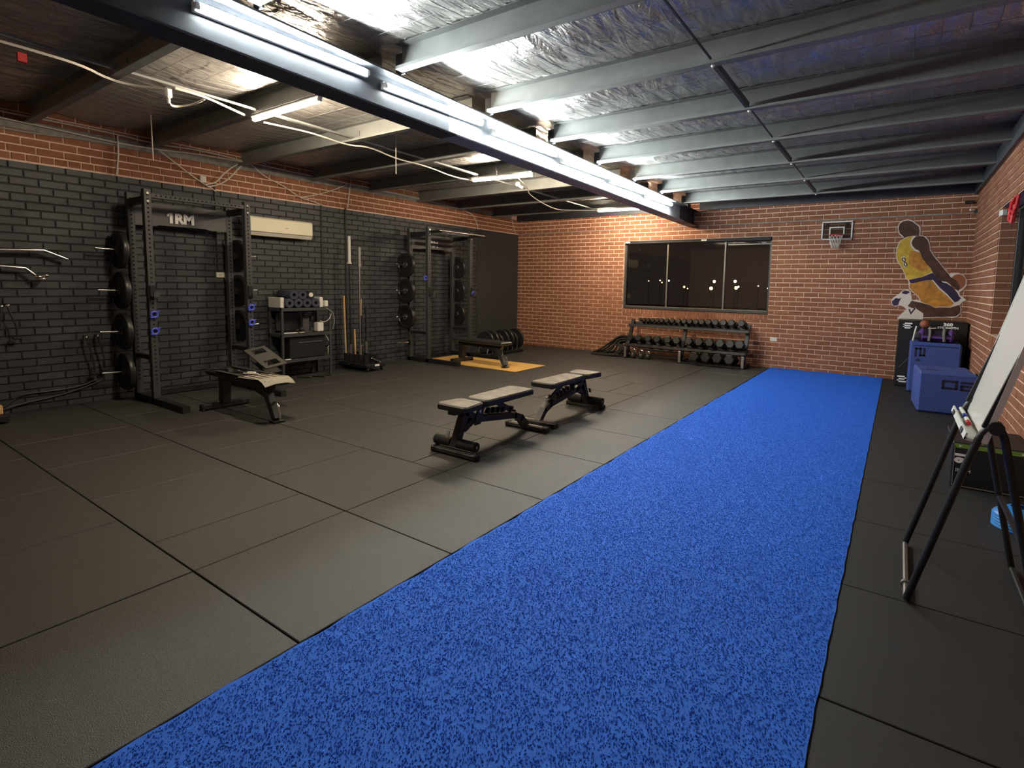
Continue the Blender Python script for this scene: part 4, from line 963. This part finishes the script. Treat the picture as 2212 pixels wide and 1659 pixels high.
# ================================================================ plyo boxes and things in the right corner
def seg(mb, s, u0, v0, w, h, k, plane):
    """blocky digits made of bars; plane(u, v, du, dv) adds one bar"""
    S = {'2': [(0, 1, 1, 1), (1, .5, 1, 1), (0, .5, 1, .5), (0, 0, 0, .5), (0, 0, 1, 0)], '0': [(0, 0, 1, 0), (0, 1, 1, 1), (0, 0, 0, 1), (1, 0, 1, 1)], '6': [(0, 0, 1, 0), (0, 1, 1, 1), (0, 0, 0, 1), (1, 0, 1, .5), (0, .5, 1, .5)],
         'N': [(0, 0, 0, 1), (0, 1, .55, 1), (.55, .1, .55, 1), (.55, .1, 1, .1), (1, .1, 1, 1)]}[s]
    for a, b, c, d in S:
        plane((u0 + (a + c) / 2 * w), (v0 + (b + d) / 2 * h), abs(c - a) * w + k, abs(d - b) * h + k)
def digits(name, parent, spec, y, m, th=.004):
    for (s, u, v, w, h, k) in spec:
        mb = MB(); seg(mb, s, u, v, w, h, k, lambda U, V, DU, DV: mb.box((U, y, V), (DU, th, DV)))
        mb.build(name, m, parent)
t = thing('plyo_box', 'tall black plyo box with white numbers in the far right corner', 'plyo box', (7.945, -.69, 0))
MB().box((.43, .30, .52), (.86, .60, 1.04), ch=.012).build('body', 'box_black', t)
digits('number_print', t, [('6', .07, .925, .10, .07, .022), ('2', .05, .075, .10, .08, .022)], -.001, 'print_white')
MB().box((.185, -.001, .085), (.02, .004, .02)).build('number_print', 'print_white', t)
text('lettering', '360', .06, 'print_white', t, (.62, -.003, 1.0), (PI / 2, 0, 0), .003, bold=.004, sx=1.25); text('lettering', 'STRENGTH', .042, 'print_white', t, (.62, -.003, .95), (PI / 2, 0, 0), .003, bold=.002, sx=1.2)
MB().bar((.05, -.001, .30), (.20, -.001, .50), .004, .004).build('scuff', 'print_grey', t)
t = thing('plyo_box', 'blue foam plyo box standing on end behind the low blue one', 'plyo box', (8.11, -1.17, 0))
MB().box((.305, .24, .375), (.61, .48, .75), ch=.022).build('body', 'box_blue', t)
digits('number_print', t, [('N', .075, .545, .10, .11, .024)], -.001, 'box_print')
MB().prism([(0, 0), (.06, 0), (.03, .045)], .003, Matrix(((1, 0, 0, .08), (0, 0, 1, -.002), (0, 1, 0, .47), (0, 0, 0, 1)))).build('number_print', 'box_print', t)
MB().box((.30, -.0005, .70), (.52, .003, .012)).build('seam', 'box_print', t)
t = thing('plyo_box', 'low blue foam plyo box in front, an upside-down 20 on its face', 'plyo box', (8.20, -2.70, 0), R(3.5))
MB().box((.29, .38, .253), (.58, .76, .506), ch=.022).build('body', 'box_blue', t)
digits('number_print', t, [('0', .245, .325, .13, .085, .026), ('2', .425, .32, .13, .085, .026)], -.001, 'box_print')
text('lettering', '360', .06, 'box_print', t, (.15, .30, .5065), (0, 0, 0), .002, bold=.002, sx=1.2)
text('lettering', 'STRENGTH', .035, 'box_print', t, (.15, .25, .5065), (0, 0, 0), .002, sx=1.2)
# purple bag with grey straps lying on the tall blue box
t = thing('sandbag', 'purple training sandbag with grey straps on top of the tall blue box', 'bag', (8.42, -.98, .752))
MB().box((0, 0, .085), (.52, .24, .17), ch=.06).build('body', 'bag_dark', t)
for sx in (-1, 1):
    MB().box((sx * .17, -.002, .10), (.10, .246, .185), ch=.05).build('side_panel', 'bag_purple', t)
    MB().tube([(sx * .09, -.128, .02), (sx * .08, -.135, .12), (sx * .085, -.09, .20), (sx * .085, .05, .22)], .018, 6, smooth=1).build('strap', 'strap_grey', t, True)
MB().box((0, -.123, .075), (.34, .006, .03)).build('webbing', 'bag_purple', t)
tag(MB().ball((8.27, -.98, .752 + .255), .062, 16, 10).build('massage_ball', 'ball_brown', smooth=True), 'brown ball resting on the purple sandbag', 'ball')
tag(MB().tube([(8.14, -1.10, .76), (8.15, -1.12, .86), (8.17, -1.10, .98)], .012, 6, smooth=1).build('white_band', 'white_plastic', smooth=True), 'white band standing at the left end of the purple sandbag', 'band')
tag(MB().box((8.36, -1.06, .955), (.10, .03, .015), (0, R(-8), 0), ch=.003).build('pale_tag', 'cable_white'), 'pale tag on the sandbag beside the brown ball', 'tag')

# 16 inch box by the right wall
t = thing('plyo_box', 'small black 16 inch plyo box with a green stripe by the right wall', 'plyo box', (8.35, -5.69, 0))
MB().box((.235, .30, .175), (.47, .60, .35), ch=.008).build('body', 'box_black', t)
MB().box((.235, -.002, .325), (.45, .004, .032)).build('green_stripe', 'print_green', t)
for k in range(5): MB().prism([(0, 0), (.018, .008), (0, .016)], .003, Matrix(((1, 0, 0, .04 + k * .09), (0, 0, 1, -.006), (0, 1, 0, .317), (0, 0, 0, 1)))).build('arrow_print', 'print_white', t)
text('lettering', '16', .105, 'print_white', t, (.055, -.003, .235), (PI / 2, R(90), 0), .003, bold=.006, sx=.8); text('lettering', 'INCH', .038, 'print_white', t, (.075, -.003, .135), (PI / 2, 0, 0), .003, sx=1.0)
ed = MB()
for c, d in (((.235, -.002, .012), (.45, .004, .006)), ((.015, -.002, .17), (.005, .004, .31)), ((.44, -.002, .17), (.005, .004, .31))): ed.box(c, d)
ed.build('edge_line', 'print_grey', t)
# stack of blue marker cones
for i in range(5):
    o = thing('marker_cone', 'blue disc cone, %s in the stack beside the right wall' % ['bottom one', 'second from the bottom', 'middle one', 'second from the top', 'top one'][i], 'cone', (8.66, -6.36, .002 + i * .018), 0, 'stacked blue disc cones')
    MB().lathe([(.135, 0), (.135, .006), (.125, .02), (.055, .065), (.045, .065), (.118, .015), (.128, 0), (.135, 0)], 28).build('disc', 'cone_blue', o, True)
    if i == 4: MB().box((-.095, -.055, .038), (.035, .006, .012), (R(-35), 0, R(-55))).build('print', 'print_white', o)

# whiteboard on a folding tube stand
t = thing('whiteboard_stand', 'black folding tube stand holding the whiteboard at the right edge', 'easel', (8.06, -7.43, 0))
FX = lambda z: .245 * z
for y in (-.345, .345):
    tp = [(0, y, .014), (FX(.45), y, .45), (FX(.80), y, .80), (FX(.88) + .012, y, .89), (.265, y, .915), (.295, y, .88), (.315, y, .78), (.40, y, .38), (.475, y, .014)]
    MB().tube(tp, .016, 10, smooth=2).build('side_tube', 'rack_black', t, True)
    MB().cyl((.265, y - .03, .905), (.265, y + .03, .905), .03, n=14).build('hinge', 'rubber_black', t, True)
    MB().bar((FX(.80) + .03, y, .90), (FX(1.7) + .06, y, 1.72), .022, .02).build('board_arm', 'rack_black', t)
MB().cyl((0, -.345, .016), (0, .345, .016), .013, n=10).build('foot_bar', 'dull_steel', t, True); MB().cyl((.475, -.345, .016), (.475, .345, .016), .013, n=10).build('foot_bar', 'rack_black', t, True)
MB().cyl((0, -.20, .016), (0, -.18, .016), .022, n=12).build('clamp', 'dull_steel', t)
MB().bar((.395, -.345, .40), (.395, .345, .40), .02, .02).build('cross_bar', 'rack_black', t)
wb = thing('whiteboard', 'white dry-erase board leaning on the tube stand at the right edge', 'whiteboard', (8.06 + .23, -7.43, .83)); wb.rotation_euler = (0, R(13.8), 0)
MB().box((0, 0, .55), (.018, .70, 1.08), ch=.004).build('panel', 'board_white', wb)
for y in (-.353, .353): MB().box((0, y, .55), (.024, .012, 1.10)).build('edge_trim', 'white_plastic', wb)
tr = MB().box((-.035, 0, -.005), (.075, .70, .012)).box((-.068, 0, .006), (.008, .70, .03)).build('pen_tray', 'white_plastic', wb)
for y in (-.22, .22): MB().box((-.074, y, .005), (.006, .07, .022)).build('tray_clip', 'frame_dark', tr)
for i, (y, m, l) in enumerate(((.20, 'marker_blue', 'blue-capped marker pen at the far end of the whiteboard tray'), (.02, 'marker_red', 'red-capped marker pen in the middle of the whiteboard tray'), (.30, 'white_plastic', 'white marker pen at the tip of the whiteboard tray'))):
    o = thing('marker_pen', l, 'marker', (8.06 + .20, -7.43 + y, .853), 0, 'marker pens on the whiteboard tray')
    MB().cyl((0, -.03, 0), (0, .06, 0), .0095, n=12).build('barrel', 'white_plastic', o, True); MB().cyl((0, -.075, 0), (0, -.028, 0), .0105, n=12).build('cap', m, o, True)

# red bands hanging at the right-hand window, wall hook
t = thing('red_band', 'red looped exercise bands hanging at the right-hand window head', 'band', (W - .03, -3.90, 2.33))
for k in range(3):
    MB().tube([(-.01, -.12 + k * .05, .09), (-.03, -.08 + k * .07, .03 - k * .02), (-.02, .02 + k * .05, .06), (-.03, .10, -.02 - k * .05), (-.02, .02, -.05 - k * .05), (-.01, -.10 + k * .04, -.02)], .02, 6, closed=True).build('loop', 'band_red', t, True)
o = thing('window_bracket', 'small white bracket at the top of the right-hand window', 'bracket', (W + .01, RY1 - .10, 2.40)); MB().box((-.005, 0, 0), (.05, .10, .065), (0, 0, R(10)), ch=.006).build('cap', 'white_plastic', o); MB().box((.025, .0, 0), (.02, .03, .03)).build('stem', 'frame_dark', o)
o = thing('wall_hook', 'pale hook on the right brick wall above the blue box', 'hook', (W, -2.95, .70)); MB().tube([(-.005, 0, .05), (-.03, 0, .05), (-.04, 0, .0), (-.03, 0, -.05)], .008, 6, smooth=1).build('hook', 'cable_white', o, True); MB().box((-.006, 0, .03), (.006, .03, .06)).build('plate', 'cable_white', o)

# ================================================================ left wall fittings
t = thing('air_conditioner', 'cream wall-mounted air conditioner above the shelf', 'air conditioner', (0, -6.26, 2.275))
prof = [(.02, .135), (.17, .135), (.20, .115), (.20, -.085), (.165, -.135), (.06, -.135), (.02, -.10)]
MB().prism([(a, b) for a, b in prof], .98, Matrix(((1, 0, 0, 0), (0, 0, 1, -.49), (0, 1, 0, 0), (0, 0, 0, 1)))).build('body', 'cream_plastic', t)
MB().box((.20, 0, .018), (.008, .972, .19), ch=.003).build('front_panel', 'cream_plastic', t); MB().box((.178, 0, -.112), (.006, .93, .05), (0, R(38), 0)).build('louvre', 'white_plastic', t)
MB().box((.2045, .06, .0), (.001, .05, .008)).build('badge', 'print_grey', t); MB().box((.19, 0, -.083), (.03, .975, .006)).build('seam', 'frame_dark', t)
def wire(pts, r, m, label, x=None, **k): return cable(k.pop('name', 'wall_cable'), [(x, a, b) if x is not None else a for (a, b) in pts] if x is not None else pts, r, m, label, **k)
wire([(-7.13, 2.79), (-7.13, 1.60)], .012, 'conduit_black', 'black conduit dropping behind the near rack to the light switch', .014, smooth=0, name='conduit')
wire([(-5.48, 2.74), (-5.49, 1.05)], .012, 'conduit_black', 'black conduit down the wall right of the air conditioner', .014, smooth=0, name='conduit')
wire([(-5.02, 2.74), (-5.03, .25)], .016, 'conduit_black', 'black conduit down the wall behind the bar holder', .018, smooth=0, name='conduit')
wire([(-1.57, 2.70), (-1.56, .05)], .010, 'conduit_black', 'black conduit beside the smooth panel near the corner', .014, smooth=0, name='conduit')
t = thing('wall_switch', 'white switch box on the black wall inside the near rack', 'switch', (0, -7.10, 1.555)); MB().box((.018, 0, 0), (.036, .11, .075), ch=.006).build('box', 'white_plastic', t); MB().box((.037, 0, 0), (.004, .03, .04)).build('rocker', 'cable_white', t)
t = thing('junction_box', 'small white junction box on the red brick above the near rack', 'junction box', (0, -7.28, 2.84)); MB().box((.02, 0, 0), (.04, .075, .085), ch=.006).build('box', 'white_plastic', t); MB().box((.041, 0, 0), (.003, .05, .06)).build('lid', 'cable_white', t)
G = 'pale cables along the top of the left wall'
wire([(-13.0, 3.22), (-9.24, 3.21), (-8.76, 3.21), (-8.23, 3.21), (-7.80, 3.18), (-7.28, 3.22), (-6.65, 3.18)], .010, 'cable_white', 'uppermost pale cable along the top of the left wall', .035, group=G)
wire([(-13.0, 3.17), (-9.25, 3.15), (-8.23, 3.10), (-7.79, 3.12), (-7.29, 3.16), (-6.7, 3.17)], .010, 'cable_white', 'second pale cable sagging below the uppermost on the left wall', .045, group=G)
wire([(-13.0, 3.02), (-9.25, 3.04), (-9.02, 3.04), (-8.49, 3.085), (-8.25, 3.08)], .010, 'cable_grey', 'dull lower cable at the left edge of the left wall', .03, group=G)
wire([(-8.23, 3.19), (-8.23, 2.98), (-8.25, 2.81), (-8.26, 2.72)], .010, 'cable_white', 'pale cable dropping to the paint line left of the near rack', .05, group=G)
wire([(-7.81, 3.12), (-7.58, 2.96), (-7.35, 2.81), (-7.18, 2.73), (-7.13, 2.70)], .009, 'cable_white', 'pale cable running slantwise down to the junction box', .05, group=G)
wire([(-6.67, 3.18), (-6.86, 3.11), (-7.04, 2.94), (-7.13, 2.81), (-7.27, 2.77)], .009, 'cable_white', 'left strand of the knotted pale cable loop above the name plate', .06, group=G)
wire([(-6.67, 3.18), (-6.80, 3.09), (-6.93, 2.92), (-7.09, 2.79), (-7.24, 2.745)], .009, 'cable_white', 'right strand of the knotted pale cable loop above the name plate', .06, group=G)
wire([(-6.75, 3.17), (-6.67, 3.20), (-6.53, 3.22), (-6.41, 3.20)], .009, 'cable_white', 'short tail of the knotted pale cable under the ceiling', .06, group=G)
wire([(-6.63, 3.16), (-6.43, 3.01), (-6.16, 2.94), (-5.86, 2.78), (-5.68, 2.77), (-5.46, 2.72)], .007, 'cable_white', 'thin pale cable slanting down the brick above the air conditioner', .05, group=G)
wire([(-5.86, 2.80), (-5.56, 2.88), (-5.23, 3.02), (-5.01, 3.13)], .007, 'cable_white', 'thin pale cable rising to the right above the shelf', .05, group=G)
wire([(-6.65, 3.18), (-5.44, 3.16), (-4.93, 3.16), (-4.0, 3.14), (-3.03, 3.12), (-1.8, 3.06), (-1.61, 2.85), (-1.57, 2.70)], .009, 'cable_white', 'long pale cable along the far part of the left wall', .04, group=G)
wire([(-4.93, 3.16), (-4.99, 2.75)], .009, 'cable_white', 'pale cable dropping to the conduit behind the bar holder', .04, group=G, smooth=0)
wire([(-.33, 3.05), (-.16, 2.75)], .007, 'cable_white', 'short pale cable in the far left corner under the ceiling', .04, group=G, smooth=0)
# ceiling cables left of the beam
G = 'white cables under the left ceiling'
cable('ceiling_cable', [(2.63, -12.9, 3.16), (2.63, -9.74, 3.125), (2.64, -9.56, 3.12), (2.63, -9.29, 3.115), (2.50, -9.09, 3.105), (2.50, -8.92, 3.10), (2.64, -8.74, 3.10)], .011, 'cable_white', 'white ceiling cable entering from the left edge to the plug', group=G)
cable('ceiling_cable', [(2.72, -8.68, 3.11), (2.73, -8.45, 3.105), (2.62, -8.20, 3.10), (2.56, -8.02, 3.09)], .011, 'cable_white', 'white ceiling cable between the plug and the near warm tube', group=G)
cable('ceiling_cable', [(2.66, -8.70, 3.06), (2.48, -8.64, 3.04), (2.36, -8.55, 3.05), (2.50, -8.44, 3.08), (2.68, -8.43, 3.10)], .010, 'cable_white', 'white looped lead below the ceiling plug', group=G)
cable('ceiling_cable', [(2.52, -7.80, 3.08), (2.53, -7.40, 3.095), (2.55, -7.22, 3.09), (2.50, -6.79, 3.075), (2.66, -6.62, 3.08), (2.48, -6.05, 3.07), (2.53, -5.59, 3.07), (2.40, -4.91, 3.05), (2.46, -4.58, 3.05)], .009, 'cable_white', 'white ceiling cable snaking between the first two warm tubes', group=G)
cable('ceiling_cable', [(3.2, -4.4, 3.05), (2.9, -3.7, 3.04), (2.50, -3.12, 3.04), (2.0, -1.48, 3.02), (2.30, -1.28, 3.02), (2.78, -1.1, 3.0)], .009, 'cable_white', 'white ceiling cable running to the farthest warm tube', group=G)
o = thing('ceiling_plug', 'white plug hanging from the ceiling cable near the left wall', 'plug', (2.66, -8.71, 3.075)); MB().box((0, 0, 0), (.05, .05, .09), ch=.012).build('body', 'white_plastic', o); MB().cyl((0, 0, -.09), (0, 0, -.045), .014, n=10).build('strain_relief', 'white_plastic', o, True)
o = thing('ceiling_plug', 'cluster of pale plugs hanging right of the mid-room warm tube', 'plug', (3.06, -4.20, 3.0)); MB().box((0, 0, 0), (.05, .06, .06), ch=.012).build('body', 'white_plastic', o); MB().cyl((.03, 0, -.03), (.08, .02, -.06), .018, n=10).build('strain_relief', 'cable_white', o, True)
cable('hanging_string', [(.93, -8.20, 3.30), (.935, -8.20, 3.20), (.95, -8.205, 2.80)], .006, 'cable_white', 'loose white string hanging from the ceiling above the near rack', cat='string', smooth=0)
cable('hanging_string', [(2.76, -6.30, 3.27), (2.76, -6.30, 2.81)], .005, 'cable_white', 'thin white string hanging mid-ceiling left of the beam', cat='string', smooth=0)
tag(MB().box((2.60, -9.62, 3.06), (.03, .05, .06)).build('red_tag', 'tag_red'), 'small red tag hanging on the ceiling cable at the left edge', 'tag')

# cable-machine attachments on the left edge of the black wall
def hookbar(label, pts, r, tip):
    o = thing('lat_bar', label, 'bar', (.12, pts[0][0], pts[0][1]), 0, 'chrome bars hung on the black wall')
    P_ = [(0, a - pts[0][0], b - pts[0][1]) for a, b in pts]
    MB().tube(P_, r, 10).build('bar', 'chrome', o, True)
    MB().cyl((-.12, -.05, .012), (.02, -.05, .012), .012, n=8).build('hook', 'rack_black', o)
    if tip:
        for k, (dy, dz) in enumerate(((.02, -.01), (.075, .005), (.05, -.035))): MB().ball((.02, P_[-1][1] + dy, P_[-1][2] + dz), .028, 10, 8, (1, 1.3, .8)).build('grip_end', 'chrome', o, True)
hookbar('long chrome lat bar with a bent end, upper one on the black wall', [(-9.9, 1.75), (-9.34, 1.765), (-8.99, 1.78), (-8.79, 1.69)], .020, False)
hookbar('chrome bar with rounded grips, lower one on the black wall', [(-9.9, 1.60), (-9.35, 1.595), (-9.15, 1.58), (-9.07, 1.50)], .018, True)
def handle(label, loc, L, bend):
    o = thing('rope_attachment', label, 'handle', loc, 0, 'cable handles hung on the black wall')
    MB().ball((0, 0, 0), .022, 10, 8).build('clip', 'chrome', o, True); MB().cyl((-.09, 0, .01), (0, 0, .01), .008, n=8).build('hook', 'rack_black', o)
    MB().tube([(0, 0, -.01), (.01, bend * .3, -L * .3), (.01, bend, -L * .7), (0, bend * .9, -L)], .009, 8, smooth=2).build('rope', 'rubber_black', o, True)
    MB().box((0, bend * .9, -L - .015), (.05, .07, .03), ch=.008).build('end_stop', 'rubber_black', o)
handle('dark rope handle with a chrome clip hung at the left edge of the wall', (.1, -9.31, 1.18), .34, .06)
handle('short dark handle with a chrome clip at the far left of the wall', (.1, -9.36, 1.17), .22, -.02)
handle('black strap handle hung low on the wall, left of two', (.1, -8.66, .79), .42, .06)
handle('black strap handle hung low on the wall, right of two', (.1, -8.55, .80), .40, .05)
cable('extension_lead', [(.05, -9.40, .08), (.03, -9.30, .15), (.03, -9.22, .20), (.03, -8.96, .195), (.03, -8.73, .21), (.03, -8.57, .27)], .008, 'conduit_black', 'black lead along the foot of the wall, upper of two')
cable('extension_lead', [(.05, -9.40, .06), (.03, -9.20, .10), (.03, -9.01, .12), (.03, -8.75, .17), (.03, -8.53, .25)], .008, 'conduit_black', 'black lead along the foot of the wall, lower of two')
o = thing('cable_machine', 'dark cable machine base cut off by the left edge of the photo', 'machine', (.30, -9.75, 0))
MB().box((0, 0, .05), (.5, .62, .06), ch=.006).build('base', 'rack_black', o); MB().box((-.1, -.05, .75), (.08, .12, 1.4), ch=.005).build('column', 'rack_black', o)
MB().box((.10, .20, .13), (.12, .16, .10), ch=.01).build('weight_box', 'wood_pale', o); MB().cyl((.2, .27, .03), (.2, .31, .03), .03, n=14).build('wheel', 'chrome', o, True)
